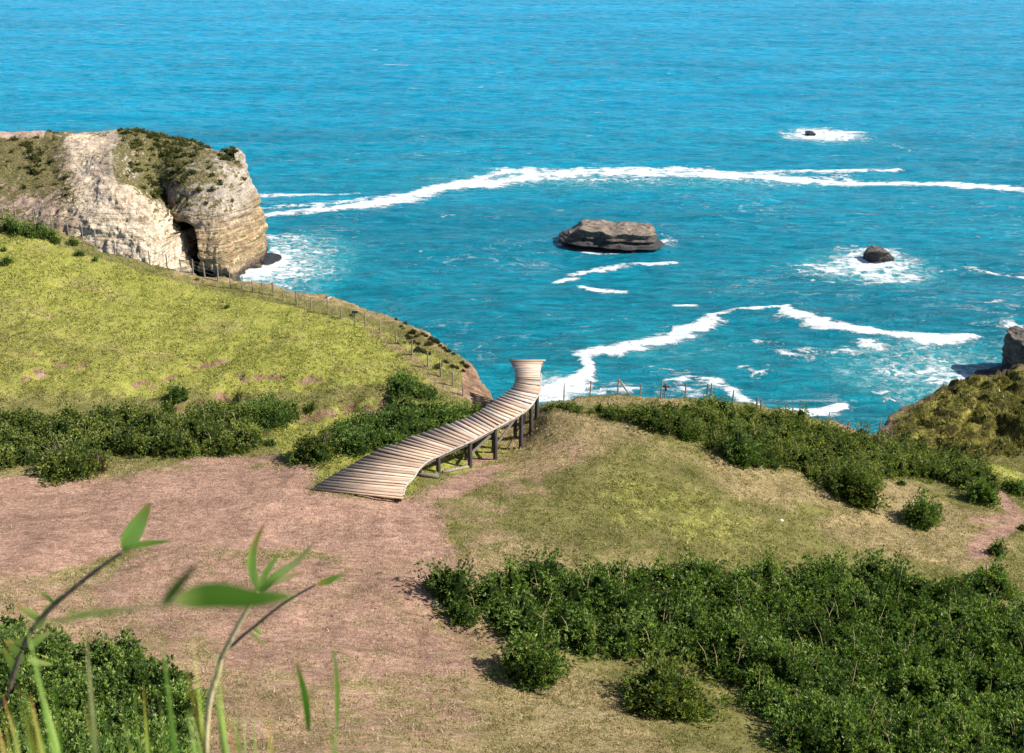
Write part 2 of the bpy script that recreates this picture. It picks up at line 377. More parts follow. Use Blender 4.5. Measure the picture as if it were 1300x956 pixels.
def tps_fit(P):
    n = len(P); d = np.hypot(P[:, None, 0] - P[None, :, 0], P[:, None, 1] - P[None, :, 1])
    A = np.where(d > 0, d * d * np.log(d + 1e-9), 0) + np.eye(n) * .5
    Q = np.hstack([np.ones((n, 1)), P[:, :2]])
    L = np.vstack([np.hstack([A, Q]), np.hstack([Q.T, np.zeros((3, 3))])])
    return np.linalg.solve(L, np.concatenate([P[:, 2], np.zeros(3)]))
CO = tps_fit(K)
def tps(x, y):
    x = np.asarray(x, float); y = np.asarray(y, float); z = CO[-3] + CO[-2] * x + CO[-1] * y
    for i in range(len(K)):
        d2 = (x - K[i, 0]) ** 2 + (y - K[i, 1]) ** 2
        z = z + CO[i] * 0.5 * d2 * np.log(d2 + 1e-9)
    return z
def axis(lo, hi, a, b, st, g=1.12):
    c = list(np.arange(a, b + 1e-6, st)); s = st; x = a; left = []
    while x > lo: s *= g; x -= s; left.append(x)
    s = st; x = c[-1]; right = []
    while x < hi: s *= g; x += s; right.append(x)
    return np.array(left[::-1] + c + right)
GX = axis(-260, 260, -48, 46, .27); GY = axis(-60, 170, 31, 94, .27)
LX, LY = np.meshgrid(GX, GY, indexing='ij')
def in_poly(x, y, poly):
    ins = np.zeros(np.shape(x), bool); n = len(poly)
    for i in range(n):
        x1, y1 = poly[i][:2]; x2, y2 = poly[(i + 1) % n][:2]
        c = ((y1 > y) != (y2 > y)) & (x < (x2 - x1) * (y - y1) / (y2 - y1 + 1e-12) + x1)
        ins ^= c
    return ins
def line_dist(x, y, pl, closed=False):
    d = np.full(np.shape(x), 1e9); n = len(pl)
    for i in range(n if closed else n - 1):
        a = np.array(pl[i][:2]); b = np.array(pl[(i + 1) % n][:2]); ab = b - a; L = ab @ ab + 1e-12
        t = np.clip(((x - a[0]) * ab[0] + (y - a[1]) * ab[1]) / L, 0, 1)
        d = np.minimum(d, np.hypot(x - a[0] - t * ab[0], y - a[1] - t * ab[1]))
    return d
land = [(-400, EP[0][1])] + [tuple(p[:2]) for p in EP] + [(400, EP[-1][1]), (400, -100), (-400, -100)]
def height(x, y):
    z = tps(x, y)
    s = line_dist(x, y, land[:-2]); s = np.where(in_poly(x, y, land), -s, s)
    s = s + (fbm(x * .5, y * .5, 0, 3, 4) - .5) * 1.6 * sstep(-3, 0, s)
    # small forms of the ground
    z = z + (fbm(x * .25, y * .25, 0, 11, 3) - .5) * .5 + (fbm(x * 1.1, y * 1.1, 0, 12, 3) - .5) * .14
    return z, s
BASE, SD = height(LX, LY)
Z = BASE.copy()
# lumpy tussock ground on the mound at the right
mound_poly = [at(*q, dist=d)[:2] for q, d in (((1105,560),69.5),((1120,545),73),((1180,498),84),((1300,462),93),((1500,440),100),((1600,590),70),((1300,592),67.5),((1240,590),67.3),((1190,584),68.9))]
mm = in_poly(LX, LY, mound_poly); md = line_dist(LX, LY, mound_poly, True); mm = np.where(mm, sstep(0, 1.5, md), 0)
lump = np.abs(fbm(LX * .55, LY * .55, 0, 31, 4) - .5) * 2
Z += mm * ((1 - lump) * 2.6 - 1.9 + (fbm(LX * 1.6, LY * 1.6, 0, 37, 3) - .5) * .7)
# eroded steps along the foot of the hill and small terraces on it
hill_poly = [at(*q, dist=d)[:2] for q, d in (((-400,260),90),((0,272),82),((300,358),78),((500,402),75),((600,470),68.5),((590,505),64.5),((480,508),63.4),((300,512),62.4),((0,520),61),((-400,540),60))]
hm = np.where(in_poly(LX, LY, hill_poly), sstep(0, 3, line_dist(LX, LY, hill_poly, True)), 0)
tz = (LY + 3 * fbm(LX * .12, LY * .12, 0, 41, 3)) * .95
terr = (tz - np.floor(tz)); Z += hm * (sstep(.0, .25, terr) - terr) * .20 * sstep(.4, .65, fbm(LX * .2, LY * .3, 0, 43, 3))
banks = []
def to_w(lst): return [at(a, b, dist=c)[:2] for a, b, c in lst]
CLIFF = np.where(SD > 0, SD * 2.6 + SD ** 2 * .25, 0)
CLIFF *= 1 + .25 * (fbm(LX * .9, LY * .9, 0, 51, 3) - .5)
Z = np.maximum(Z - CLIFF, -6)
def zat(x, y):
    """bilinear lookup in the terrain grid"""
    x = np.asarray(x, float); y = np.asarray(y, float)
    i = np.clip(np.searchsorted(GX, x) - 1, 0, len(GX) - 2); j = np.clip(np.searchsorted(GY, y) - 1, 0, len(GY) - 2)
    u = (x - GX[i]) / (GX[i + 1] - GX[i]); v_ = (y - GY[j]) / (GY[j + 1] - GY[j])
    return (Z[i, j] * (1 - u) * (1 - v_) + Z[i + 1, j] * u * (1 - v_) + Z[i, j + 1] * (1 - u) * v_ + Z[i + 1, j + 1] * u * v_)
def hit(px, py, lo=20.0, hi=130.0):
    """the point of the ground seen in that direction"""
    d = ray(px, py); ts = np.linspace(lo, hi, 1600) / d[1]
    pz = CZ + d[2] * ts; g = zat(d[0] * ts, d[1] * ts); k = np.argmax(pz < g)
    if not (pz < g).any(): k = int(np.argmin(pz - g))
    t = ts[k]; x, y = d[0] * t, d[1] * t
    return np.array([x, y, float(zat(x, y))])

# earth banks: the ground steps down 0.3-0.9 m along short lines
for pts, hgt in (([(365,498),(385,503),(410,505),(430,500)], .0), ([(378,517),(425,512),(470,508),(492,503)], .9), ([(245,503),(270,499),(300,494),(330,500)], .8),
                 ([(70,455),(90,462),(110,455)], .35), ([(240,462),(262,457),(290,452)], .35), ([(170,480),(200,485),(225,478)], .35),
                 ([(300,478),(330,470),(360,476)], .35), ([(380,482),(410,480)], .3), ([(345,425),(352,429)], .25), ([(30,478),(60,470)], .35), ([(210,515),(240,516)], .5)):
    if hgt == 0: continue
    P_ = [hit(*q)[:2] for q in pts]
    d = line_dist(LX, LY, P_); wv = P_[0][1] + 0 * LX
    xs = np.array([q[0] for q in P_]); ys = np.array([q[1] for q in P_]); o = np.argsort(xs)
    yl = np.interp(LX, xs[o], ys[o]) + (fbm(LX * .9, LY * 0, 0, 77, 3) - .5) * 1.2
    inx = sstep(xs.min() - .8, xs.min() + .3, LX) * (1 - sstep(xs.max() - .3, xs.max() + .8, LX))
    below = (1 - sstep(-.15, .35, LY - yl)) * sstep(-3.2, -.2, LY - yl) * inx
    Z -= below * hgt
    banks.append((yl, inx, hgt))

# ---- colour masks in world space
def poly_w(pts): return [tuple(hit(*q)[:2]) for q in pts]
def soft(pts, w_=1.0, amp=1.5, s=0):
    P_ = poly_w(pts); d = line_dist(LX, LY, P_, True); d = np.where(in_poly(LX, LY, P_), d, -d)
    return sstep(-w_, w_, d + (fbm(LX * .35, LY * .35, 0, 90 + s, 4) - .5) * 2 * amp)
dirt = soft([(-60,612),(150,604),(300,600),(385,596),(395,622),(510,640),(545,628),(575,606),(612,596),(640,592),(600,618),(570,640),(560,690),(500,720),(380,700),(200,690),(120,720),(-60,735)], .9, 1.3, 1)
dirt = np.maximum(dirt, .75 * soft([(120,700),(420,700),(560,690),(620,740),(560,790),(600,850),(300,870),(150,800),(100,740)], 1.2, 2.2, 2))
dirt = np.maximum(dirt, .50 * soft([(-100,720),(420,700),(620,740),(660,800),(600,900),(300,1100),(-200,1100)], 2.0, 2.5, 21))
dirt = np.maximum(dirt, .40 * soft([(570,640),(640,600),(700,560),(780,540),(700,620),(600,720)], 1.2, 2.0, 3))
dirt = np.maximum(dirt, .9 * soft([(270,580),(360,572),(362,590),(290,596),(180,594)], .5, .8, 4))
dirt = np.maximum(dirt, .9 * soft([(588,585),(630,577),(640,582),(600,592)], .3, .3, 5))
path = [hit(*q)[:2] for q in ((1262,622),(1278,640),(1290,655),(1285,668),(1262,678),(1245,690),(1240,705))]
dirt = np.maximum(dirt, 1 - sstep(.25, .75, line_dist(LX, LY, path)))
path = [hit(*q)[:2] for q in ((1240,660),(1262,662),(1280,655))]
dirt = np.maximum(dirt, .8 * (1 - sstep(.2, .6, line_dist(LX, LY, path))))
dry = .78 * soft([(640,530),(700,515),(800,525),(860,560),(930,590),(1010,605),(1060,640),(1000,650),(900,610),(800,570),(720,600),(650,620),(620,600)], 1.2, 1.6, 6)
dry = np.maximum(dry, .9 * soft([(690,515),(730,503),(790,496),(870,500),(880,515),(760,515)], .5, .4, 7))
dry = np.maximum(dry, .8 * soft([(1080,620),(1150,600),(1220,640),(1290,620),(1300,760),(1180,720),(1100,700),(1000,670)], 1, 2.0, 8))
dry = np.maximum(dry, .75 * soft([(-150,700),(450,700),(700,690),(900,740),(660,800),(900,950),(600,1100),(-200,1100)], 1.5, 2.5, 22))
dry = np.maximum(dry, .62 * soft([(450,760),(700,690),(900,740),(640,800),(760,860),(500,900)], 1.5, 2.5, 9))
dry = np.maximum(dry, .5 * soft([(-60,590),(150,590),(380,580),(380,605),(-60,612)], .8, 1.0, 10))
lush = hm * 1.0
lush = np.maximum(lush, .8 * soft([(350,525),(420,520),(640,520),(690,540),(680,560),(620,600),(540,610),(520,640),(505,638),(380,595),(340,560)], .6, .8, 11))
lush = np.maximum(lush, .43 * soft([(740,620),(880,610),(1000,660),(980,700),(850,690),(760,680)], 1.5, 2.5, 12))
lush = np.maximum(lush, .6 * soft([(1180,590),(1300,590),(1310,620),(1240,622)], 1, 1.5, 13))
# the strip of bleached soil beyond the fence and the blotches on the hill
dry = np.where(LY > 0, np.maximum(dry, hm * .42 * sstep(.5, .72, fbm(LX * .33, LY * .45, 0, 61, 4))), dry)
pl = [at(*q, dist=d)[:2] for q, d in (((230,342),79),((330,361),78.5),((400,376),78),((450,387),77.3),((500,400),75.5),((540,417),73.5),((575,441),71))]
dry = np.maximum(dry, 1 - sstep(.3, 1.3, line_dist(LX, LY, pl) + (fbm(LX * .8, LY * .8, 0, 62, 3) - .5) * 1.6))
soil = sstep(.0, .5, SD) * 1.0
P_ = [at(*q, dist=d)[:2] for q, d in (((588,462),69.5),((603,464),70),((640,512),65),((610,512),64.0),((578,506),64.3),((584,490),65.6))]
sd_ = line_dist(LX, LY, P_, True); sd_ = np.where(in_poly(LX, LY, P_), sd_, -sd_); soil = np.maximum(soil, sstep(-.2, .3, sd_))
for yl, inx, hgt in banks:
    soil = np.maximum(soil, inx * (1 - sstep(.0, .25, np.abs(LY - yl - .0))) * .95)
    soil = np.maximum(soil, inx * sstep(-.7, -.1, LY - yl) * (1 - sstep(0, .2, LY - yl)) * .35)
gyz, gxz = np.gradient(Z, GX, GY)
slope = np.hypot(gyz, gxz)
moss = mm
soil = np.maximum(soil, mm * sstep(1.5, 2.4, slope) * .6)
soil = np.maximum(soil, sstep(-1.6, -.3, SD + (fbm(LX * .7, LY * .7, 0, 66, 3) - .5) * 2) * (LX > 18) * (LY > 66) * .6)
path = [hit(*q)[:2] for q in ((470,418),(500,440),(530,462),(560,486),(580,500))]
dry = np.maximum(dry, .8 * (1 - sstep(.15, .7, line_dist(LX, LY, path))))
west = (1 - sstep(-30, -9, LX + (fbm(LX * .1, LY * .1, 0, 63, 3) - .5) * 10)) * (1 - sstep(66, 74, LY + (fbm(LX * .1, LY * .1, 0, 64, 3) - .5) * 8))
lush = lush * (1 - hm * west * .50); dry = dry * (1 - hm * west * .35)
tuss = np.maximum(0, fbm(LX * .9, LY * 1.5, 0, 65, 4) - .52) * hm
Z += tuss * .5
soil = np.maximum(soil, hm * (.1 + .9 * west) * sstep(.62, .70, fbm(LX * .9, LY * 1.3, 0, 68, 4)) * .5)
flower = hm * sstep(.45, .6, fbm(LX * .15, LY * .15, 0, 71, 2)) * (LX < -6)
flower = np.where(LX < -12, np.maximum(flower, hm * .8), flower)
mask = np.stack([dirt, dry, lush], -1).reshape(-1, 3); mask2 = np.stack([soil, moss, flower], -1).reshape(-1, 3)
V = np.stack([LX, LY, Z], -1).reshape(-1, 3)
me = np_mesh('ground', V, grid_faces(len(GX), len(GY)), 4, {'mask': mask, 'mask2': mask2})
tag(link_mesh('ground', me, M_GROUND, None, True), 'grassy coastal plateau with bare reddish dirt, green hill and cliff edge', 'ground', kind='structure')

# ------------------------------------------------------------------ sea
ang = np.concatenate([np.linspace(-82, -27, 60)[:-1], np.linspace(-27, 27, 620), np.linspace(27, 82, 60)[1:]])
rr = np.concatenate([np.geomspace(30, 100, 40)[:-1], np.geomspace(100, 1200, 900), np.geomspace(1200, 45000, 60)[1:]])
A_, Rr = np.meshgrid(np.radians(ang), rr, indexing='ij')
SX, SY = Rr * np.sin(A_), Rr * np.cos(A_) - 0.0
def sea_pt(px, py): return at(px, py, drop=CZ)[:2]
foam = np.zeros_like(SX); lacy = np.zeros_like(SX); shal = np.zeros_like(SX)
def streak(pts, a=1.0, lc=.2, soft_=1.0, nz=1.0):
    """foam along a line; pts hold view direction and half width in view pixels (measured vertically)"""
    global foam, lacy
    W = []
    for px, py, hw in pts:
        c = sea_pt(px, py); e = sea_pt(px, py + hw)[1] - c[1]; W.append((c[0], c[1], abs(e) * .86))
    best = np.full(SX.shape, -9.0)
    xs = [q[0] for q in W]; ys = [q[1] for q in W]; mw = max(q[2] for q in W) * 3 + 10
    sel = (SX > min(xs) - mw) & (SX < max(xs) + mw) & (SY > min(ys) - mw) & (SY < max(ys) + mw)
    x, y = SX[sel], SY[sel]
    wx = x + (fbm(x * .06, y * .06, 0, 5, 3) - .5) * 9 * nz; wy = y + (fbm(x * .05, y * .08, 0, 6, 4) - .5) * 9 * nz
    b = np.full(x.shape, -9.0)
    for i in range(len(W) - 1):
        x1, y1, w1 = W[i]; x2, y2, w2 = W[i + 1]; L = (x2 - x1) ** 2 + (y2 - y1) ** 2 + 1e-9
        t_ = np.clip(((wx - x1) * (x2 - x1) + (wy - y1) * (y2 - y1)) / L, 0, 1)
        d = np.hypot(wx - x1 - t_ * (x2 - x1), wy - y1 - t_ * (y2 - y1)); ww = w1 + t_ * (w2 - w1)
        b = np.maximum(b, 1 - d / (ww + 1e-6))
    f = np.clip((b + .75 * soft_) / (1.35 * soft_), 0, 1) ** 1.1 * a
    f = f * (1 - .55 * sstep(.45, .75, fbm(x * .10, y * .16, 0, 9, 4)) * (.4 + lc))
    cur = foam[sel]; up = f > cur
    foam[sel] = np.maximum(cur, f); l = lacy[sel]; l[up] = lc; lacy[sel] = l
def blob(px, py, rx, ry, a=.8, lc=.8, ring=0.0):
    global foam, lacy
    c = sea_pt(px, py); e = sea_pt(px + rx, py)[0] - c[0]; g_ = abs(sea_pt(px, py - ry)[1] - c[1])
    dx = (SX - c[0]) / e; dy = (SY - c[1]) / g_
    d = np.hypot(dx, dy) + (fbm(SX * .08, SY * .08, 0, 8, 4) - .5) * 1.1
    f = np.clip((1.35 - d) / 1.1, 0, 1) * a
    if ring: f = f * (1 - ring * (1 - sstep(.0, .55, d)))
    up = f > foam; foam = np.maximum(foam, f); lacy = np.where(up, lc, lacy)
# long surf lines
streak([(325,275,2),(345,270,4),(420,265,5),(490,257,7),(530,250,5),(560,238,4),(620,232,5),(680,224,6),(760,220,5),(860,222,5),(940,224,5),(1000,229,4),(1100,232,3),(1190,233,3.5),(1300,240,4),(1400,246,4)], 1.05, .15, .9, .6)
streak([(325,248,2),(400,246,3),(460,244,2)], .8, .3, 1, .5)
streak([(560,240,2),(640,219,3),(750,217,3),(850,215,3),(950,218,2.5),(1050,219,2.5),(1140,216,2)], .9, .3, 1, .4)
streak([(328,262,2),(400,259,3),(470,252,3),(520,248,4)], .75, .5, 1, .5)
streak([(700,228,6),(860,229,7),(1000,232,6),(1180,230,4)], .55, .9, 1.2, .6)
streak([(850,216,4),(900,220,7),(1000,224,7),(1080,226,5)], .62, .7, 1.1, .6)
# around the headland
blob(355,340,60,38,.8,.75); blob(330,345,35,22,.95,.4); blob(385,345,60,20,.55,.9); blob(360,305,45,8,.62,.7); blob(400,322,45,6,.5,.7)
streak([(270,350,4),(300,350,4),(335,345,4),(350,333,3),(345,318,2)], 1.05, .2, 1, .3); streak([(340,312,3),(380,318,3),(420,318,2)], .7, .5)
# rocks
streak([(712,312,1.5),(740,318,2),(790,320,1.5),(830,312,2.5),(848,302,2.5)], .9, .3, 1, .2); blob(845,306,25,10,.5,.9)
streak([(712,356,2),(740,349,4),(780,341,4),(820,334,3),(860,335,2)], 1.0, .2, 1, .6); streak([(737,363,1),(765,371,3.5),(800,374,2)], 1.0, .2, 1, .3)
streak([(858,390,2),(880,389,2.5)], .9, .2, 1, .2); streak([(640,306,1.5),(680,308,1.5)], .5, .6)
blob(1108,334,52,20,1.0,.5); blob(1100,345,85,15,.75,.8); streak([(1022,336,3),(1060,346,4),(1110,356,5),(1165,350,4),(1185,346,2)], .85, .5, 1.1, .6)
streak([(1150,330,2),(1190,330,3)], .55, .8); streak([(1185,343,1.5),(1230,340,2.5),(1270,348,2),(1310,354,2)], .7, .5, 1, .4)
blob(1046,173,48,9,1.05,.35); streak([(1120,182,1.5),(1160,192,1.5)], .5, .6)
# the nearer breakers
streak([(900,402,2),(960,393,2.5),(1000,388,2)], .95, .3, 1, .5)
streak([(745,449,6),(800,440,8),(840,432,7),(880,420,7),(905,406,5)], 1.05, .2, 1, .6)
streak([(995,390,2),(1010,401,6),(1050,412,7),(1090,418,5),(1130,424,6),(1170,430,9),(1210,430,7),(1238,425,3)], 1.1, .15, 1, .5)
streak([(960,436,3),(1010,442,2.5),(1060,446,3),(1110,440,6),(1130,455,6)], .7, .6, 1, .6)
blob(1150,470,60,22,.66,.9); blob(1215,478,60,24,.85,.6); blob(1180,455,70,20,.55,.95); blob(1255,470,40,16,.8,.5); streak([(1100,435,5),(1118,437,5)], .9, .3)
blob(1290,416,22,12,.85,.5); streak([(1280,405,2),(1310,402,3)], .8, .5)
streak([(690,500,12),(720,494,13),(740,482,6),(748,470,3),(744,458,3)], 1.15, .1, 1, .4); blob(705,500,30,16,1.1,.15)
streak([(845,488,3),(880,483,5),(915,488,6),(935,498,6),(960,512,4)], .95, .3, 1, .5); streak([(1000,520,4),(1040,522,8),(1068,513,4)], 1.1, .15, 1, .3)
streak([(770,498,7),(800,498,7)], 1.0, .3); streak([(850,501,6),(900,501,6)], .95, .3)
blob(1020,448,35,10,.62,.7); blob(960,470,30,8,.45,.8); blob(1130,500,30,10,.5,.9); blob(850,470,25,8,.4,.9)
for q in ((545,318),(590,330),(660,345),(900,300),(960,270),(870,360),(620,380),(1240,300),(1000,460),(1050,470),(930,440),(1260,385),(560,275),(700,400),(800,410),(470,330),(450,300)):
    streak([(q[0] - 14, q[1] + 1, 1.5), (q[0] + 14, q[1] - 1, 1.5)], .42, .6, 1, .6)
for a_ in ((1180,470,160,50,.8), (370,335,100,45,.8), (1105,340,110,28,.8), (1046,173,70,14,.7), (700,490,60,25,.8), (850,440,160,30,.3), (800,228,420,18,.45)):
    c = sea_pt(a_[0], a_[1]); e = sea_pt(a_[0] + a_[2], a_[1])[0] - c[0]; g_ = abs(sea_pt(a_[0], a_[1] - a_[3])[1] - c[1])
    shal = np.maximum(shal, (1 - sstep(.2, 1.2, np.hypot((SX - c[0]) / e, (SY - c[1]) / g_))) * a_[4])
fade = 1 - sstep(500, 1500, Rr)
SZ = fade * ((fbm(SX * .035, SY * .09, 0, 101, 3) - .5) * 1.1 + (fbm(SX * .16, SY * .40, 0, 102, 4) - .5) * .9 + foam * .18)
F = grid_faces(len(ang), len(rr), True)
V = np.stack([SX, SY, SZ], -1).reshape(-1, 3)
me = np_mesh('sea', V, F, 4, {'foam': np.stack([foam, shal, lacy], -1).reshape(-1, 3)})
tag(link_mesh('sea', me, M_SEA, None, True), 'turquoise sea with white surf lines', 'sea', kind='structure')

# ------------------------------------------------------------------ control net surfaces
def cr(P_, n):
    """Catmull-Rom along axis 0 to n samples"""
    m_ = len(P_); t = np.linspace(0, m_ - 1, n); i = np.clip(np.floor(t).astype(int), 0, m_ - 2); f = (t - i)
    p0, p1, p2, p3 = (P_[np.clip(i + k, 0, m_ - 1)] for k in (-1, 0, 1, 2))
    f = f.reshape((-1,) + (1,) * (P_.ndim - 1))
    return .5 * (2 * p1 + (p2 - p0) * f + (2 * p0 - 5 * p1 + 4 * p2 - p3) * f ** 2 + (3 * p1 - p0 - 3 * p2 + p3) * f ** 3)
def surf(net, nu, nv):
    a = cr(np.array(net, float), nu); return np.swapaxes(cr(np.swapaxes(a, 0, 1), nv), 0, 1)
def normals(S):
    du = np.gradient(S, axis=0); dv = np.gradient(S, axis=1); n = np.cross(du, dv); return n / (np.linalg.norm(n, axis=-1, keepdims=True) + 1e-9)

# headland: columns of (view direction, ground distance) from the water line up to the ridge
HC = [[(-900,345,150),(-900,290,155),(-900,240,160),(-900,215,165),(-900,180,175),(-900,150,190)],
 [(-250,345,212),(-250,300,217),(-250,265,222),(-250,240,227),(-250,205,237),(-250,168,248)],
 [(0,345,215),(0,300,220),(0,268,224),(0,240,229),(0,205,238),(0,169,249)],
 [(60,350,214),(60,300,219),(65,270,223),(70,243,228),(60,208,239),(58,171,250)],
 [(145,350,212),(138,310,215),(122,275,219),(112,245,225),(105,208,236),(100,170,250)],
 [(195,355,211),(188,322,213),(172,285,217),(155,248,222),(142,205,234),(150,166,252)],
 [(226,355,213),(222,330,215),(212,298,218),(195,262,223),(172,215,236),(182,171,252)],
 [(238,354,224),(232,325,226),(224,292,228),(212,258,231),(200,214,240),(212,178,252)],
 [(258,353,219),(254,326,220),(246,290,223),(240,250,227),(234,212,236),(242,183,252)],
 [(296,350,219),(295,325,221),(290,290,224),(283,250,228),(274,212,236),(270,189,250)],
 [(326,345,226),(321,325,228),(314,290,231),(308,250,234),(298,216,240),(292,194,249)],
 [(342,336,235),(335,318,236),(328,290,239),(322,255,241),(306,220,245),(301,199,249)]]
net = []
for ci, c in enumerate(HC):
    col = [at(a, b, dist=d) for a, b, d in c]
    b0 = col[0].copy(); b0[2] = -4
    top = col[-1]; dx = -.06 * max(0, ci - 8)
    net.append([b0] + col + [top + (dx * 8, 9, -3.5), top + (dx * 14, 16, -11), np.array([top[0] + dx * 18, top[1] + 20, -4])])
last = net[-1]
net.append([np.array([p[0] + 1.6, p[1] + (i * .9), -4 if i != 3 else -4]) for i, p in enumerate(last)])
S = surf(net, 620, 380)
nrm = normals(S)
zz = S[..., 2]; X_, Y_ = S[..., 0], S[..., 1]
steep = 1 - np.abs(nrm[..., 2])
ridge = 1 - np.abs(fbm(X_ * .16, Y_ * .16, zz * .10, 201, 4) - .5) * 2
crag = (fbm(X_ * .22, Y_ * .22, zz * .12, 202, 5) - .5) * 6.5 + (ridge - .75) * 4.5
lz = zz * .85 + fbm(X_ * .05, Y_ * .05, 0, 204, 2) * 2
ledge = (vnoise(0 * lz, 0 * lz + 3.3, lz * 1.0, 205) - .5) * 1.3 + (vnoise(0 * lz, 0 * lz + 9.1, lz * 3.1, 206) - .5) * .55
disp = steep ** 1.3 * (crag * .75 + ledge) + (fbm(X_ * .8, Y_ * .8, zz * .5, 203, 4) - .5) * .8 + (1 - steep) * (fbm(X_ * .12, Y_ * .12, 0, 207, 4) - .5) * 1.8
# vertical gullies low on the face: sea caves
def cave(px, py, wpx, hpx, depth):
    q = at(px, py, dist=222); 
    dxp = (X_ - q[0]) / (wpx / 1600 * 240); dzp = (zz - q[2]) / (hpx / 1600 * 240)
    return depth * (1 - sstep(.55, 1.0, np.hypot(dxp, dzp * np.where(dzp > 0, 1, .5)))) * (Y_ < 245)
sgn = np.where(nrm[..., 1:2] * 0 + 1 > 0, 1, 1)
front = np.where((nrm[..., 1] > 0), -1, 1)[..., None]      # make the normals face out of the rock
nn_ = nrm.copy(); outward = np.sign(nrm[310, 60, 1]); nn_ *= -outward
edgefade = sstep(10, 60, np.arange(S.shape[0])[::-1])[:, None]
S2 = S + nn_ * (disp * (.5 + .5 * edgefade))[..., None]
cv = cave(234,322,19,36,9) + cave(268,345,9,10,3)
S2[..., 1] += cv
S2 = np.where(np.isfinite(S2), S2, S)
cream = np.zeros_like(zz)
# masks as functions of place
pxm = 650 + FPX * X_ / (Y_ * math.cos(R(PITCH)) + (CZ - zz) * math.sin(R(PITCH)))
uu = np.linspace(0, len(net) - 1, S.shape[0])[:, None] + 0 * zz; vv = np.linspace(0, len(net[0]) - 1, S.shape[1])[None, :] + 0 * zz
wob = (fbm(X_ * .12, Y_ * .12, zz * .12, 209, 4) - .5) * 2.4
cream = sstep(2.9, 3.9, uu + wob) * (1 - sstep(6.3, 7.0, uu)) * (1 - sstep(3.6, 4.6, vv + wob)) + sstep(3.3, 3.9, uu + wob * .6) * (1 - sstep(4.3, 4.9, uu + wob * .6)) * sstep(3.4, 4.4, vv) * (1 - sstep(5.9, 6.3, vv)) * .75
cream = np.clip(cream + .35 * sstep(2, 3.5, uu) * (uu < 5), 0, 1)
n3 = normals(S2); nz = np.abs(n3[..., 2])
veg = sstep(.5, .85, nz) * .62 - .05
veg = veg * (1 - .6 * cream * sstep(3.5, 4, uu) * (1 - sstep(5.3, 6, uu)))
veg += .5 * sstep(6.0, 6.8, uu) * (1 - sstep(7.6, 8.4, uu)) * sstep(3.2, 4.6, vv)
veg += .25 * (1 - sstep(2.8, 3.6, uu)) * sstep(3.8, 4.6, vv) * (1 - sstep(5.7, 6, vv))
veg += .22 * sstep(4.9, 5.5, uu) * (1 - sstep(6.3, 6.8, uu)) * sstep(3.8, 4.6, vv)
veg -= .5 * sstep(5.55, 5.9, vv) * (1 - sstep(6.0, 6.6, vv)) * (uu < 3)
pink = (sstep(5.4, 5.8, vv) * (uu < 3.2) + .8 * (1 - sstep(3, 3.6, uu)) * sstep(2.4, 3.2, vv) * (1 - sstep(4, 4.6, vv))) * 1.0
msk = np.clip(np.stack([cream, veg, np.clip(pink, 0, 1)], -1), 0, 1).reshape(-1, 3)
F = grid_faces(S.shape[0], S.shape[1], False)
me = np_mesh('headland', S2.reshape(-1, 3), F, 4, {'mask': msk})
hl = link_mesh('headland', me, M_CLIFF, None, True)
tag(hl, 'pale layered rock headland with scrub on top dropping into the sea', 'headland', kind='structure')

HEAD_S, HEAD_VEG = S2, veg
# ------------------------------------------------------------------ sea rocks (closed lumps)
def sea_rock(name, label, px, py, wpx, depth_m, hgt, prof, seed, yaw=0, nb=1.0, tilt=(0, 0)):
    c = at(px, py, drop=CZ); depth = math.hypot(c[1], CZ); wm = wpx / FPX * (c[1] * math.cos(R(PITCH)) + CZ * math.sin(R(PITCH)))
    nu, nv = 220, 90; th = np.linspace(0, 2 * math.pi, nu, endpoint=False)[:, None]; v_ = np.linspace(0, 1, nv)[None, :]
    e = 2.8 / (np.abs(np.cos(th)) ** 3.2 + np.abs(np.sin(th)) ** 3.2) ** (1 / 3.2) / 2.8
    rad = np.where(v_ < .55, 1.04 - .09 * v_ / .55, .95 * (1 - (v_ - .55) / .45) ** .9)
    zr = np.where(v_ < .55, -1.5 + (hgt + 1.5) * (v_ / .55), hgt + .02 * v_)
    ca, sa = np.cos(th), np.sin(th)
    lx = ca * e * rad * wm / 2; ly = sa * e * rad * depth_m / 2
    top = np.interp(lx / (wm / 2), [q[0] for q in prof], [q[1] for q in prof])
    z = zr * np.where(zr > 0, top, 1) + 0 * th
    nzs = fbm(lx * .35 + seed, ly * .35, z * .35, seed, 4) - .5
    led = (vnoise(0 * z, 0 * z, z * 2.2 + lx * .10, seed + 4) - .5) * (v_ < .6) * 1.6
    f_ = (nzs * .42 * nb + led * .10) * (1 - sstep(.8, 1, v_)) ; lx = lx * (1 + f_); ly = ly * (1 + f_ * 1.4)
    z = z + (fbm(lx * .5, ly * .5, 0, seed + 9, 4) - .5) * hgt * .5 * min(1, nb) * sstep(.3, .6, v_ + 0 * z) + lx * tilt[0] * (z > 0) + ly * tilt[1] * (z > 0)
    cy, sy = math.cos(R(yaw)), math.sin(R(yaw))
    V = np.stack([lx * cy - ly * sy, lx * sy + ly * cy, z], -1).reshape(-1, 3)
    i = np.arange(nu)[:, None] * nv + np.arange(nv - 1)[None, :]; j = ((np.arange(nu) + 1) % nu)[:, None] * nv + np.arange(nv - 1)[None, :]
    F = np.stack([i, j, j + 1, i + 1], -1).reshape(-1, 4)
    o = link_mesh(name, np_mesh(name, V, F, 4), M_ROCK if wpx > 100 else M_ROCK2, None, False)
    o.location = (c[0], c[1] + depth_m * .3, 0)
    return tag(o, label, 'sea rock')
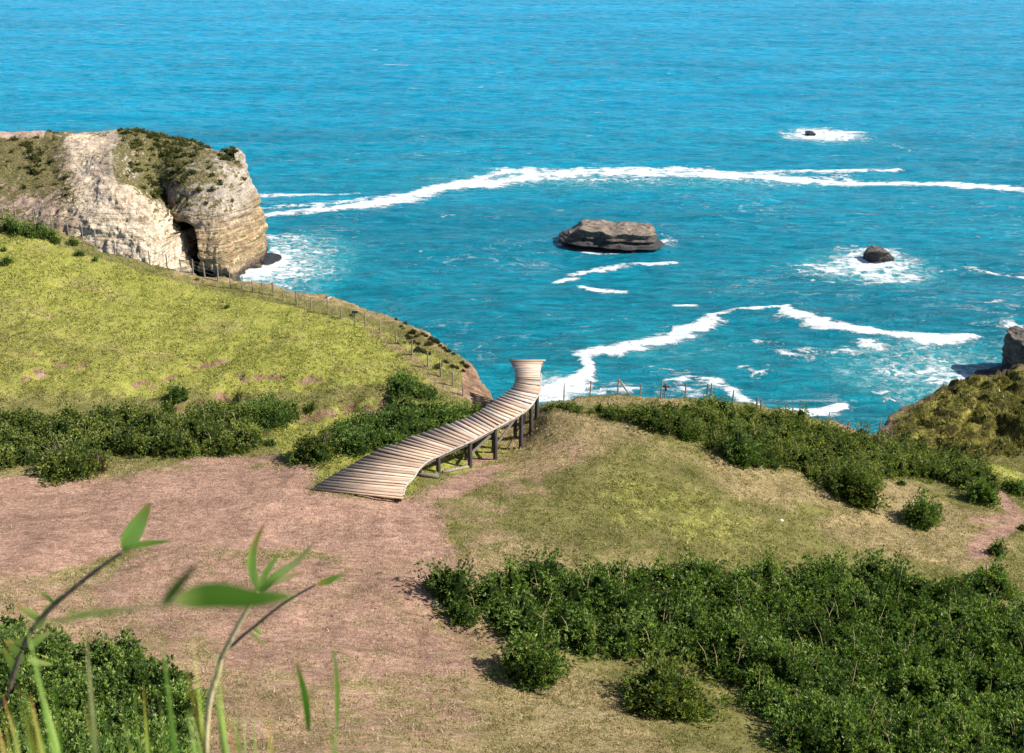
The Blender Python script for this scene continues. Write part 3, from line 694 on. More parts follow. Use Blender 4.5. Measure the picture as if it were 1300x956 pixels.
sea_rock('sea_rock', 'large flat-topped dark layered rock slab standing alone in the sea', 777, 316, 124, 10, 3.5, [(-1, .62), (-.78, .72), (-.62, 1.12), (-.2, 1.08), (.1, .94), (.4, .98), (.8, .98), (1, .85)], 5, -6, .55, (0, .02))
sea_rock('sea_rock', 'small dark rock ringed by a wide patch of white foam', 1117, 334, 38, 5, 1.9, [(-1, .9), (-.2, 1.25), (.4, 1.1), (.7, .7), (1, .3)], 12, 10, 1.2)
sea_rock('sea_rock', 'tiny low dark rock awash in the farthest oval foam patch', 1030, 172, 13, 4, .8, [(-1, .6), (0, 1), (1, .5)], 19, 0)
sea_rock('sea_rock', 'dark rock stack cut off by the right edge above the mossy mound', 1319, 484, 64, 9, 5.6, [(-1, 1.0), (-.4, 1.05), (1, 1)], 23, 0, .5)
sea_rock('sea_rock', 'low black rock ledge reaching into surf beside the mossy mound', 1292, 494, 66, 8, 1.3, [(-1, .25), (-.3, .7), (1, 1.4)], 29, 20, 1.1)
sea_rock('sea_rock', 'low wet rock ledge at the foot of the pale headland tip', 338, 334, 30, 6, .8, [(-1, 1), (0, .8), (1, .4)], 33, -15, 1.3)

# ------------------------------------------------------------------ shrubs
def leaf_cloud(nt, r, h, leaf, seed, per=7, droop=0.0):
    """tufts of pointed leaves on a domed, lumpy shell of radius r and height h; returns verts (n,4,3) and a colour value per leaf"""
    g = np.random.default_rng(seed)
    u = g.random(nt); ph = g.random(nt) * 2 * math.pi
    ct = 1 - u * 1.12; st_ = np.sqrt(np.clip(1 - ct ** 2, 0, 1))
    d = np.stack([st_ * np.cos(ph), st_ * np.sin(ph), ct], -1)
    lum = .82 + .95 * (fbm(d[:, 0] * 2.1 + seed, d[:, 1] * 2.1, d[:, 2] * 2.1, seed, 3) - .5) * 2
    shell = 1 - .30 * g.random(nt) ** 2.2
    P_ = d * (lum * shell)[:, None] * np.array([r, r, h]); P_[:, 2] = np.maximum(P_[:, 2], .02 + g.random(nt) * .1)
    n = d * np.array([1 / r, 1 / r, 1 / h]); n /= np.linalg.norm(n, axis=1, keepdims=True)
    n = n + np.array([0, 0, .7]); 
    P_ = np.repeat(P_, per, 0); n = np.repeat(n, per, 0)
    dirv = n + g.normal(0, .55, n.shape); dirv /= np.linalg.norm(dirv, axis=1, keepdims=True)
    L = leaf * (.6 + .8 * g.random(len(P_)))
    side = np.cross(dirv, g.normal(0, 1, n.shape)); side /= np.linalg.norm(side, axis=1, keepdims=True)
    wd = (L * (.095 + .07 * g.random(len(P_))))[:, None]
    a = P_; b = P_ + dirv * (L * .45)[:, None] + side * wd; c = P_ + dirv * L[:, None] + np.array([0, 0, -1]) * (L * .12)[:, None]; e = P_ + dirv * (L * .45)[:, None] - side * wd
    tone = np.repeat(g.random(nt), per) * .65 + g.random(len(P_)) * .35
    lump = np.repeat(lum, per)
    return np.stack([a, b, c, e], 1), tone, lump
def leaf_cols(tone, g, pal):
    pal = np.array(pal); k = np.clip(tone, 0, .999) * (len(pal) - 1); i = k.astype(int); f = (k - i)[:, None]
    c = pal[i] * (1 - f) + pal[i + 1] * f
    sc_ = g.random((len(tone) // 7 + 1)).repeat(7)[:len(tone)]; c = c * (1 + .25 * (sc_[:, None] - .5) * np.array([1.6, .6, -.6])); odd = g.random(len(tone)); c = np.where((odd > .965)[:, None], np.array([.24, .24, .06]), c); c = np.where((odd > .988)[:, None], np.array([.34, .27, .14]), c)
    return c
PAL = [(.030, .058, .014), (.080, .135, .030), (.145, .225, .048), (.24, .325, .075), (.38, .44, .14)]
PALB = [(.034, .054, .013), (.095, .135, .030), (.19, .235, .050), (.31, .34, .085), (.46, .44, .16)]
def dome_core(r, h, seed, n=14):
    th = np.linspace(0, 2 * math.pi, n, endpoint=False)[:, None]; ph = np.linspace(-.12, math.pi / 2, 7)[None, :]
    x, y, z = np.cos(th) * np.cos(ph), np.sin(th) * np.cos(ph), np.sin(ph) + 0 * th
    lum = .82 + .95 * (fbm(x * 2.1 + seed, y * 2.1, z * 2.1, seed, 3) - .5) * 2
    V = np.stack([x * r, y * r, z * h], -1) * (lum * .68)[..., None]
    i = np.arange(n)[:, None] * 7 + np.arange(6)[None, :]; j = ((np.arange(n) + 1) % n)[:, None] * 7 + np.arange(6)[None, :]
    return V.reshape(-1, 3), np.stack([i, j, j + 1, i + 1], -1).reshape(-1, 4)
def foliage_mesh(name, domes, leaf, dens, pal, seed, per=7):
    """domes: (x, y, z, r, h) list -> one mesh"""
    Vs, Fs, Cs, base = [], [], [], 0; g = np.random.default_rng(seed)
    for k, (x, y, z, r, h) in enumerate(domes):
        nt = int(dens * 2 * math.pi * r * (r * .5 + h * .5))
        q, tone, lum = leaf_cloud(nt, r, h, leaf, seed * 31 + k, per)
        bias = (g.random() - .5) * .35
        tn = np.clip(tone + bias, 0, 1) ** 1.35
        c = leaf_cols(tn, g, pal); c = np.repeat(c, 4, 0)
        v_ = q.reshape(-1, 3) + (x, y, z)
        Vs.append(v_); Cs.append(np.hstack([c, np.ones((len(c), 1))])); Fs.append(np.arange(len(v_)).reshape(-1, 4) + base); base += len(v_)
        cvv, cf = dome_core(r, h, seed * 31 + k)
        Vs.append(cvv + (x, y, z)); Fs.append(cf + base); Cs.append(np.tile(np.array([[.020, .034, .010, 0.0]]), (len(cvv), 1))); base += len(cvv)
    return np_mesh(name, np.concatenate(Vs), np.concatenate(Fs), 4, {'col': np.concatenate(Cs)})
def twig_mesh(r, h, n, seed, over=1.15):
    g = random.Random(seed); b = MB()
    for i in range(n):
        a = g.random() * 6.28; e = .25 + .75 * g.random(); p0 = np.array([.1 * math.cos(a), .1 * math.sin(a), 0])
        p2 = np.array([math.cos(a) * r * e * over * .8, math.sin(a) * r * e * over * .8, h * (1.25 - .6 * e) * over * (.75 + .35 * g.random())])
        p1 = p0 * .4 + p2 * .5 + np.array([g.uniform(-.1, .1), g.uniform(-.1, .1), .1 * h])
        b.tube([p0, p1, p2], [.03, .018, .007], 5)
    return b
def shrub(px, py, wpx, hpx, label, seed, group=None, leaf=.13, dens=95, pal=PAL, name='shrub', ybias=0.35, cat='shrub', twigs=6):
    """px, py: foot of the bush in the view; wpx, hpx: its size there"""
    f = hit(px, py); dep = f[1] * math.cos(R(PITCH)) + (CZ - f[2]) * math.sin(R(PITCH))
    r = wpx / 2 / FPX * dep; h = hpx / FPX * dep / math.cos(R(PITCH)) * .92
    y = f[1] + r * ybias; x = f[0]; z = float(zat(x, y)) - .05
    root = empty(name, (x, y, z), label, cat, group)
    g = np.random.default_rng(seed)
    domes = [(0, 0, 0, r * .92, h)]
    for k in range(3):
        a = g.random() * 6.28; s = .45 + .25 * g.random(); domes.append((math.cos(a) * r * .45, math.sin(a) * r * .45, 0, r * s, h * (.55 + .35 * g.random())))
    link_mesh('foliage', foliage_mesh('foliage', domes, leaf, dens, pal, seed), M_LEAF, root)
    if twigs: link_mesh('branches', twig_obj(r, h, twigs, seed), M_TWIG, root)
    return root
def twig_obj(r, h, n, seed):
    b = twig_mesh(r, h, n, seed); me = bpy.data.meshes.new('branches'); me.from_pydata([tuple(p) for p in b.v], [], b.f); me.update(); return me
def thicket(name, label, poly, rpx, hm_, seed, leaf, dens, pal, n, extra=(), twigs=0, cat='thicket'):
    """a dense mass of scrub over a patch of ground (poly in view directions on the ground)"""
    P_ = poly_w(poly); xs = [p[0] for p in P_]; ys = [p[1] for p in P_]; g = np.random.default_rng(seed)
    pts = []; tries = 0
    while len(pts) < n and tries < 60000:
        tries += 1
        x, y = g.uniform(min(xs), max(xs)), g.uniform(min(ys), max(ys))
        if not in_poly(np.array(x), np.array(y), P_): continue
        r = rpx * (.65 + .7 * g.random())
        if any(math.hypot(x - a[0], y - a[1]) < .56 * (r + a[3]) for a in pts): continue
        pts.append((x, y, float(zat(x, y)) - .1, r, hm_ * (.62 + .75 * g.random()) * (.55 + .45 * r / rpx)))
    for (px, py, r, h) in extra:
        q = hit(px, py); pts.append((q[0], q[1], q[2] - .1, r, h))
    o = link_mesh(name, foliage_mesh(name, pts, leaf, dens, pal, seed), M_LEAF)
    tag(o, label, cat, kind='stuff')
    return pts

# ------------------------------------------------------------------ boardwalk
DK = [(393,621,511,633,26.86),(414,608,515,616,26.82),(434,596,525,605,26.76),(453,585,532,594,26.70),(476,572,542,585,26.60),(502,562,561,576,26.47),
      (530,551,580,567,26.33),(560,541,600,558,26.2),(588,531,620,547,26.08),(610,520,643,535,25.98),(622,511.5,660,525,25.90),(634,503,673,515,25.80),
      (645,496,681,503.5,25.70),(651,489,685.5,495,25.60),(654,480,687,481.5,25.5),(653,470.5,687,471,25.42),(650.5,462,688.5,462,25.34),(646,456,693,456,25.28)]
DL = np.array([at(a, b, drop=e) for a, b, c, d, e in DK]); DR = np.array([at(c, d, drop=e) for a, b, c, d, e in DK])
NS = 400
DLs, DRs = cr(DL, NS), cr(DR, NS)
mid = (DLs + DRs) / 2; cum = np.concatenate([[0], np.cumsum(np.linalg.norm(np.diff(mid, axis=0), axis=1))]); LEN = cum[-1]
def dk(s, side):      # s metres along the deck, side -1 (left edge) .. 1 (right edge)
    a = np.array([np.interp(s, cum, DLs[:, i]) for i in range(3)]); b = np.array([np.interp(s, cum, DRs[:, i]) for i in range(3)])
    return a * (1 - side) / 2 + b * (1 + side) / 2
o0 = dk(0, 0)
bw = empty('boardwalk', o0, 'curving weathered wooden boardwalk on dark posts ending in mid air above the sea', 'boardwalk')
Vs, Fs, Cs, Gs = [], [], [], []
npl = 60; s = 0.0; g = np.random.default_rng(3)
ws = g.uniform(.8, 1.25, npl); ws *= LEN / ws.sum(); s0 = 0.0
for i in range(npl):
    gap = .034 + .055 * (g.random() < .35) + .03 * g.random(); s1 = s0 + ws[i]
    sk = g.normal(0, .018); lo, hi = s0 + gap / 2, s1 - gap / 2
    el, er = g.uniform(-.06, .05), g.uniform(-.06, .05)
    wl = 1 + .0
    c4 = []
    for (ss, sd2) in ((lo + sk, -1), (lo - sk, 1), (hi - sk, 1), (hi + sk, -1)):
        p = dk(min(max(ss, 0), LEN), sd2); dr_ = dk(min(max(ss, 0), LEN), 1) - dk(min(max(ss, 0), LEN), -1); dr_ /= np.linalg.norm(dr_)
        c4.append(p + dr_ * sd2 * (er if sd2 > 0 else el))
    zj = g.normal(0, .008); tl = g.normal(0, .006)
    tops = [c + (0, 0, zj + tl * k) for c, k in zip(c4, (-1, -1, 1, 1))]; bots = [c - (0, 0, .05) for c in tops]
    b = sum(len(x) for x in Vs); Vs.append(np.array(tops + bots))
    for f in ((0,1,2,3),(7,6,5,4),(0,4,5,1),(1,5,6,2),(2,6,7,3),(3,7,4,0)): Fs.append([b + q for q in f])
    tone = g.uniform(.66, 1.15); warm = g.uniform(-.03, .05)
    col = np.array([.50 + warm, .36 + warm * .5, .275]) * tone
    if g.random() < .12: col = np.array([.52, .45, .39]) * g.uniform(.9, 1.08)
    if g.random() < .06: col *= .65
    Cs.append(np.tile(col, (8, 1)))
    Wd = np.linalg.norm(c4[1] - c4[0]); off = i * 7.3
    Gs.append(np.array([(off, 0, i * 3.1), (off + Wd, 0, i * 3.1), (off + Wd, .2, i * 3.1), (off, .2, i * 3.1)] * 2))
    s0 = s1
V = np.concatenate(Vs) - o0
me = np_mesh('deck_planks', V, np.array(Fs), 4, {'col': np.concatenate(Cs), 'grain': np.concatenate(Gs)})
link_mesh('deck', me, M_PLANK, bw)
# edge trims and bearers that follow the curve
def ribbon(side, off, dz0, dz1, thick, a=0.0, b=1.0, n=60):
    V, F = [], []
    for i in range(n):
        s = LEN * (a + (b - a) * i / (n - 1)); p = dk(s, side); dr_ = dk(s, 1) - dk(s, -1); dr_ /= np.linalg.norm(dr_)
        for (o_, z_) in ((off, dz1), (off + thick, dz1), (off + thick, dz0), (off, dz0)): V.append(p + dr_ * o_ + (0, 0, z_))
    for i in range(n - 1):
        for k in range(4): F.append([i * 4 + k, i * 4 + (k + 1) % 4, (i + 1) * 4 + (k + 1) % 4, (i + 1) * 4 + k])
    F += [[3, 2, 1, 0], [(n - 1) * 4 + k for k in range(4)]]
    m_ = MB(); m_.v = V; m_.f = F; return m_
ribbon(1, -.02, -.075, -.012, .07, .02, .90).build('edge_board', M_PALE, bw)
ribbon(1, -.16, -.26, -.055, .09, .01, .99).build('bearer', M_BEAM, bw)
ribbon(0, -.05, -.26, -.055, .10, .01, .99).build('bearer', M_BEAM, bw)
ribbon(-1, .10, -.26, -.055, .09, .01, .99).build('bearer', M_BEAM, bw)
# posts: foot in the view, top under the deck edge
def gz(x, y): return float(zat(x, y))
def post_under(s, side, r=.115, off=0):
    p = dk(s, side); dr_ = dk(s, 1) - dk(s, -1); dr_ /= np.linalg.norm(dr_); p = p - dr_ * side * (.10 + off)
    m_ = MB(); z0 = gz(p[0], p[1]) - .25
    if p[2] - .06 - z0 < .1: return None
    m_.tube([(p[0], p[1], z0), (p[0] + .01, p[1], (z0 + p[2]) / 2), (p[0], p[1], p[2] - .05)], [r * 1.06, r, r * .96], 10, jitter=.08)
    ob = m_.build('post', M_POST, bw, False, origin=None); return p
def s_near(px, py, side=1):
    E = DRs if side > 0 else DLs
    best, bs = 1e9, 0
    for i in range(0, NS, 2):
        x, y, z = E[i]; dep = y * math.cos(R(PITCH)) + (CZ - z) * math.sin(R(PITCH)); ux = 650 + FPX * x / dep
        uy = 478 - FPX * ((z - CZ) * math.cos(R(PITCH)) + y * math.sin(R(PITCH))) / dep
        d = (ux - px) ** 2 + (uy - py) ** 2
        if d < best: best, bs = d, cum[i]
    return bs
S_R = [s_near(*q) for q in ((558, 578), (598, 560), (632, 543), (664, 524), (677, 512), (684.5, 500))]
tops = []
for sv in S_R:
    p = post_under(sv, 1); tops.append(p)
for sv in S_R: post_under(sv + .1, -1, .11)
post_under(S_R[0] - 1.3, 1, .09, .05)
for k in (1, 2, 3, 4): post_under(S_R[k] + .6, 0.1, .10)
# diagonal braces and cross rails between posts
def bar(a, b, r, name, mat): m_ = MB(); m_.tube([a, (np.array(a) + b) / 2, b], r, 7, jitter=.1); return m_.build(name, mat, bw)
for k, (za, zb) in ((1, (.35, .75)), (2, (.25, 1.0)), (3, (.9, .9))):
    a, b = tops[k], tops[k + 1]; ga, gb = gz(a[0], a[1]), gz(b[0], b[1])
    ha = a[2] - ga; hb = b[2] - gb; sh = np.array([-.16, .05, 0])
    bar(np.array([a[0], a[1], ga + ha * za]) + sh, np.array([b[0], b[1], gb + hb * min(zb, .9)]) + sh, .075, 'brace', M_BEAM)
for k in (1, 2, 3, 4):
    a = dk(S_R[k], 1) - (0, 0, .33); b = dk(S_R[k] + .1, -1) - (0, 0, .33); bar(a, b, .07, 'crossbeam', M_BEAM)
p = tops[3]; bar((p[0] - .75, p[1] - .1, gz(p[0] - .75, p[1] - .1)), np.array([p[0] - .12, p[1], p[2] - .95]), .035, 'prop', M_BEAM)
# timbers lying beside it
def log(p, q, r, label):
    a, b = hit(*p), hit(*q); m_ = MB(); a[2] += r * .7; b[2] += r * .7
    d = (b - a) / np.linalg.norm(b - a); n_ = np.cross(d, (0, 0, 1)); n_ /= np.linalg.norm(n_)
    m_.tube([a, a * .66 + b * .34 + (0, 0, .01), a * .3 + b * .7, b], [r, r * 1.08, r * .97, r * .92], 9, jitter=.12)
    o = m_.build('timber_log', M_FENCE if r < .1 else M_BEAM, None, True, origin=(a + b) / 2); return tag(o, label, 'log')
log((562, 601), (596, 594), .085, 'pale timber log lying on the grass between two boardwalk posts')
log((527, 603.5), (557, 607), .11, 'dark brown timber log lying beside the near right end of the boardwalk')

# ------------------------------------------------------------------ fences
def fence(name, label, posts, wires=(0.35, .62, .9), group=None, extra=None):
    P_ = []
    for (px, py, hp) in posts:
        q = hit(px, py) if not isinstance(px, tuple) else at(px[0], py, dist=px[1])
        dep = q[1] * math.cos(R(PITCH)) + (CZ - q[2]) * math.sin(R(PITCH)); P_.append((q, hp / FPX * dep / math.cos(R(PITCH))))
    root = empty(name, P_[0][0], label, 'fence', group); g = random.Random(hash(label) % 1000 if False else len(posts))
    tops = []
    for i, (q, h) in enumerate(P_):
        m_ = MB(); lean = np.array([g.uniform(-.05, .05), g.uniform(-.04, .04), 0]) * h; r = g.uniform(.036, .052)
        m_.tube([q - (0, 0, .15), q + lean * .5 + (0, 0, h * .5), q + lean + (0, 0, h)], [r * 1.1, r, r * .85], 6, jitter=.15)
        m_.build('fence_post', M_FENCE, root); tops.append((q, h, lean))
    for wz in wires:
        m_ = MB(); pts = []
        for i, (q, h, l) in enumerate(tops):
            pts.append(q + l * wz + (0, 0, min(h, .95) * wz))
            if i < len(tops) - 1:
                q2, h2, l2 = tops[i + 1]; pts.append((pts[-1] + q2 + l2 * wz + (0, 0, min(h2, .95) * wz)) / 2 - (0, 0, .02))
        m_.tube(pts, .006, 3, cap=False); m_.build('wire', M_WIRE, root)
    return root, tops
hillposts = [(4,278,18),(20,281,22),(44,287,18),(67,292,19),(87,298,17),(105,302,17),(122,308,22),(145,315,17),(168,323,17),(190,330,17),(212,337,17),(230,342,16),
             (245,346,17),(260,352,18),(277,357,17),(293,366,25),(308,367,16),(321,371,15),(334,374,17),(347.5,376,18),(360,382,10),(377,388,18),(395,394,16),(416,400,18),(433.5,405,12),
             (451,413,16),(464,417,17),(483,424,17),(503,437,18),(523,451,19),(543.5,466,18),(560,479,18),(575,491,18),(588,503,17)]
fr, ft = fence('wire_fence', 'long wire fence with thin grey posts running down the green hill beside the cliff', hillposts)
knoll = [(716,506.5,23),(749,500,20),(784,498,21),(813,499,16),(839,502,21),(844.5,503,21),(870,505,18),(897,507,21),(903,508,22)]
fr2, ft2 = fence('wire_fence', 'short wire fence with slanting stay on the bare knoll beyond the boardwalk end', knoll)
m_ = MB(); q, h, l = ft2[2]; e = hit(799, 499); m_.tube([q + (0.02, 0, h * .97), (q + e) / 2 + (0, 0, h * .5), e + (0, 0, .02)], .045, 6, jitter=.12); m_.build('stay', M_FENCE, fr2)
q, h, l = ft2[5]; m_ = MB(); m_.box(q + (0, -.05, h * .72), (.20, 0, 0), (0, .025, 0), (0, 0, .045)); m_.tube([q + (-.03, -.06, h * .9), q + (.05, -.06, h * .5)], .05, 6); m_.build('insulator', M_POST, fr2)
fr3, ft3 = fence('wire_fence', 'short run of weathered posts crossing the gap below the mossy mound', [(1052,541,17),(1076,546,12),(1100,550,13),(1116,552,19),(1124,556,14),(1131,560,13),(1150,572,14),(1163,580,17)], (.3, .6, .9))
fr4, _ = fence('wire_fence', 'thin posts poking out of the scrub above the surf at centre right', [(930,514,18),(960,520,16),(966,522,15),(997,526,16),(1006,528,12)], (.6, .9))
# small sign on a post and a gull on another
q, h, l = ft[25]; m_ = MB(); c = q + l + (0.0, -.05, h + .04)
sg = empty('sign', c, 'small blue board fixed on top of a fence post on the hill', 'sign')
m_.box(c, (.19, 0, 0), (0, .012, 0), (0, 0, .075)); m_.build('board', mat_flat('blue_board', (.015, .035, .12)), sg)
m_ = MB(); m_.box(c + (0, .022, -.10), (.02, 0, 0), (0, .012, 0), (0, 0, .10)); m_.build('bracket', M_POST, sg)
q, h, l = ft[23]; c = q + l + (0, 0, h)
def bird(c, label):
    bm_v = []; root = empty('seabird', c, label, 'bird')
    n, m2 = 14, 10; m_ = MB(); sec = [(-.26,.004,.10),(-.18,.03,.11),(-.08,.065,.12),(0.02,.075,.125),(.10,.06,.135),(.155,.04,.165),(.185,.038,.20),(.215,.036,.215),(.245,.02,.212),(.262,.008,.208),(.30,.004,.20)]
    m_.tube([(c[0] + x, c[1], c[2] + z) for x, r, z in sec], [r for x, r, z in sec], 12)
    m_.build('body', mat_flat('white_feathers', (.75, .75, .73)), root, True)
    for sgn_ in (-1, 1):
        w_ = MB(); pts = [(.08, .05), (.04, .16), (-.04, .27), (-.16, .36), (-.10, .22), (-.12, .10), (-.10, .04)]
        for zz_ in (.155, .145): 
            for (x, y) in pts: w_.v.append(np.array([c[0] + x, c[1] + sgn_ * y * .55 , c[2] + zz_ + y * .45]))
        k = len(pts); w_.f = [list(range(k)), list(range(2 * k - 1, k - 1, -1))] + [[i, (i + 1) % k, k + (i + 1) % k, k + i] for i in range(k)]
        w_.build('wing', mat_flat('grey_feathers', (.10, .10, .11)), root)
    f_ = MB()
    for sgn_ in (-.02, .02): f_.tube([(c[0], c[1] + sgn_, c[2]), (c[0], c[1] + sgn_, c[2] + .08)], .006, 5)
    f_.build('legs', mat_flat('yellow_legs', (.5, .3, .05)), root)
bird(c, 'black and white seabird perched on top of a fence post on the hill')

# ------------------------------------------------------------------ scrub
T1 = thicket('thicket', 'broad dark green thicket with dry stalks filling the lower right corner',
    [(560,792),(640,800),(760,826),(860,842),(960,880),(1010,960),(1420,1000),(1420,800),(1300,788),(1200,765),(1100,742),(1010,732),(900,738),(780,742),(680,738),(570,756)],
    1.05, 1.3, 11, .145, 92, PAL, 380)
T2 = thicket('thicket', 'long band of yellow green scrub along the cliff top right of the boardwalk',
    [(800,536),(830,544),(880,558),(930,582),(1000,592),(1040,612),(1100,622),(1130,606),(1180,606),(1240,622),(1262,628),(1250,600),(1190,585),(1120,570),(1060,556),(1020,540),(960,528),(915,521),(890,521),(860,529),(815,530)],
    .75, .95, 12, .11, 95, PALB, 260)
T3 = thicket('thicket', 'wide dark scrub mass at the foot of the green hill on the left',
    [(-60,590),(20,596),(60,575),(140,572),(200,580),(290,578),(335,568),(318,550),(372,528),(365,520),(320,518),(240,524),(150,530),(60,532),(-60,535)],
    .8, .9, 13, .12, 95, PALB, 230)
T4 = thicket('thicket', 'dense green scrub right behind the left side of the boardwalk',
    [(425,560),(440,574),(500,574),(560,558),(600,540),(606,526),(560,526),(480,532),(435,545)],
    .75, .9, 14, .12, 90, PAL, 80)
T5 = thicket('thicket', 'dark scrub patch climbing the green hill above the boardwalk scrub',
    [(500,500),(530,506),(556,508),(548,498),(525,488),(505,484)], .5, .6, 15, .11, 95, PAL, 22, extra=((512,496,.85,1.1),(508,484,.6,.75)))
T6 = thicket('thicket', 'low dark scrub by the fence at the left end of the hill ridge',
    [(8,296),(30,300),(70,306),(64,299),(30,292),(10,288)], .6, .8, 16, .11, 95, PAL, 16)
T7 = thicket('thicket', 'thin strip of low scrub right beside the far boardwalk end',
    [(695,521),(740,524),(735,519),(697,517)], .4, .45, 17, .10, 110, PALB, 16)
T9 = thicket('thicket', 'low narrow scrub strip between the sandy knoll top and the brown crest right of the boardwalk',
    [(745,526),(790,533),(825,540),(870,545),(885,530),(850,527),(800,525),(750,522)], .42, .55, 19, .10, 110, PALB, 60)
T8 = thicket('thicket', 'glossy green thicket behind the blurred grass in the lower left corner',
    [(-120,800),(0,800),(50,818),(110,826),(200,846),(236,890),(230,960),(200,1040),(-200,1040)], .8, .95, 18, .15, 100, PAL, 140)
# dry stalks standing out of the thickets
g = random.Random(5)
def stalks(label, T, n, hmin, hmax, r=.012):
    m_ = MB()
    for _ in range(n):
        x, y, z, rr_, hh = g.choice(T); a = g.random() * 6.28; x += math.cos(a) * rr_ * .6; y += math.sin(a) * rr_ * .6
        h = g.uniform(hmin, hmax); l = np.array([g.uniform(-.5, .5), g.uniform(-.5, .5), 0]) * h; b = np.array([x, y, z + hh * .55])
        m_.tube([b, b + l * .35 + (0, 0, h * .55), b + l + (0, 0, h)], [r, r * .8, r * .35], 4)
        if g.random() < .5:
            m_.tube([b + l * .35 + (0, 0, h * .55), b + l * .35 + (g.uniform(-.3, .3), g.uniform(-.3, .3), h * .8)], [r * .6, r * .3], 4)
    o = m_.build('dry_stalks', mat_wood('straw', (.30, .22, .11), (.52, .42, .24)), None); tag(o, label, 'dry stalks', kind='stuff')
stalks('bare straw coloured stalks sticking out of the lower right thicket', T1, 150, .7, 1.3)
stalks('bare straw coloured stalks sticking out of the cliff top scrub', T2, 90, .45, .8, .009)
stalks('short dry stalks in the scrub at the foot of the hill', T3, 60, .4, .7, .009)

shrub(675, 864, 92, 54, 'round dark green shrub standing alone in front of the lower right thicket', 21, leaf=.15, dens=85)
shrub(848, 905, 130, 66, 'spreading shrub at the bottom edge, right of the lone round shrub', 22, leaf=.15, dens=85, pal=PALB)
shrub(1170, 668, 58, 38, 'round dark shrub alone on dry grass right of centre', 23)
shrub(1085, 640, 78, 52, 'large brownish green shrub bulging from the near edge of the cliff top scrub', 24, pal=PALB)
shrub(940, 590, 62, 46, 'rounded shrub bulging from the cliff top scrub onto the knoll', 25)
shrub(870, 558, 26, 19, 'small ball shaped shrub nearest the knoll crest', 26, leaf=.10, twigs=3)
shrub(848, 550, 20, 17, 'small shrub wedged against the scrub left of the ball shaped shrub', 27, leaf=.10, pal=PALB, twigs=3)
shrub(1243, 638, 46, 34, 'dark shrub at the right end of the cliff top scrub beside the path', 28)
shrub(1145, 617, 13, 10, 'tiny round shrub on dry grass between scrub band and lone dark shrub', 29, leaf=.08, twigs=0)
shrub(1267, 706, 25, 22, 'small dark shrub next to the lower end of the dirt path', 30, leaf=.10)
shrub(1255, 757, 76, 36, 'low wide shrub above the right end of the lower thicket', 31)
shrub(1290, 628, 40, 16, 'low dark shrub at the right edge where the path begins', 32, leaf=.1)
shrub(1299, 674, 14, 12, 'tiny shrub cut by the right edge beside the path', 33, leaf=.08, twigs=0)
shrub(82, 602, 90, 36, 'brownish shrub with dead twigs in front of the left scrub mass', 34, pal=PALB, twigs=14)
shrub(120, 598, 36, 20, 'small reddish brown shrub touching the brownish shrub on the left', 35, pal=[(.06,.04,.02),(.10,.07,.03),(.12,.10,.03),(.16,.12,.06)], twigs=8)
shrub(403, 586, 64, 42, 'round bright green shrub left of the boardwalk', 36, pal=PALB)
shrub(377, 588, 24, 18, 'small dark shrub at the left foot of the round bright green shrub', 37, leaf=.1, twigs=3)
shrub(345, 566, 16, 11, 'tiny shrub at the right tip of the left scrub mass', 38, leaf=.08, twigs=0)
shrub(395, 527, 20, 9, 'tiny low shrub between left scrub mass and eroded bank', 39, leaf=.08, twigs=0)
shrub(225, 512, 30, 20, 'small dark shrub standing on the pale bank above the left scrub', 40, leaf=.1)
shrub(336, 530, 84, 32, 'smooth dark green shrub topping the right end of the left scrub mass', 41, leaf=.11, ybias=0)
hs = [(8,336,16,14,'round dark shrub on the grass at the left frame edge below the ridge'),(4,319,9,7,'very small dark shrub at the left edge just under the ridge'),(70,309,14,10,'dark shrub just right of the ridge scrub'),
      (91,311,17,10,'oval dark shrub on the upper slope'),(101,325,15,8,'flat dark shrub below the oval one'),(121,331,8,6,'little dark dot of a shrub to the right of the flat one'),
      (251,356,6,5,'dark tuft just inside the fence under the sea cave'),(289,391,8,7,'dark prickly tuft alone mid slope below the headland tip'),(446,402,9,4,'dark tuft beside the blue sign board')]
for k, (x, y, a, b, lb) in enumerate(hs): shrub(x, y, a, b, lb, 50 + k, leaf=.08, dens=120, twigs=0)
# the small brown bushes on the cliff shoulder: one built, the rest copied
M_TUFT = M_LEAF
tp = [(509,415,5),(512,418,4),(514,396,6),(524,423,9),(517,427,6),(520,431,8),(529,428,6),(505,437,5),(513,436,5),(525,436,7),(531,437,6),(541,439,6),(545,438,8),(531,446,11),(538,448,7),(544,450,6),
      (541,427,6),(547,431,7),(552,434,8),(556,436,7),(559,440,5),(564,443,6),(567,447,7),(570,445,6),(576,450,5),(558,464,7),(555,468,8),(566,461,6),(574,466,7),(580,468,5),(587,462,6),(592,466,8),(588,472,5),(536,425,6),(503,406,5),(515,409,4)]
PALT = [(.05,.04,.022),(.09,.07,.035),(.10,.10,.035),(.17,.14,.07)]
protos = []
for k in range(3):
    me = foliage_mesh('small_bush', [(0, 0, 0, 1, 1.0), (.3, .2, 0, .7, .9)], .28, 46, PALT, 70 + k, 6); me.materials.append(M_LEAF); protos.append(me)
for k, (x, y, s_) in enumerate(tp):
    q = hit(x, y); ob = bpy.data.objects.new('small_bush', protos[k % 3]); COL.objects.link(ob); rr_ = s_ / 2 / FPX * 82 * .95
    ob.location = (q[0], q[1], q[2] - .03); ob.scale = (rr_, rr_, rr_ * 1.15); ob.rotation_euler = (0, 0, k * 1.7)
    tag(ob, 'small brown bush scattered with its like on the grassy cliff shoulder above the boardwalk', 'bush', 'small brown bushes on the cliff shoulder')

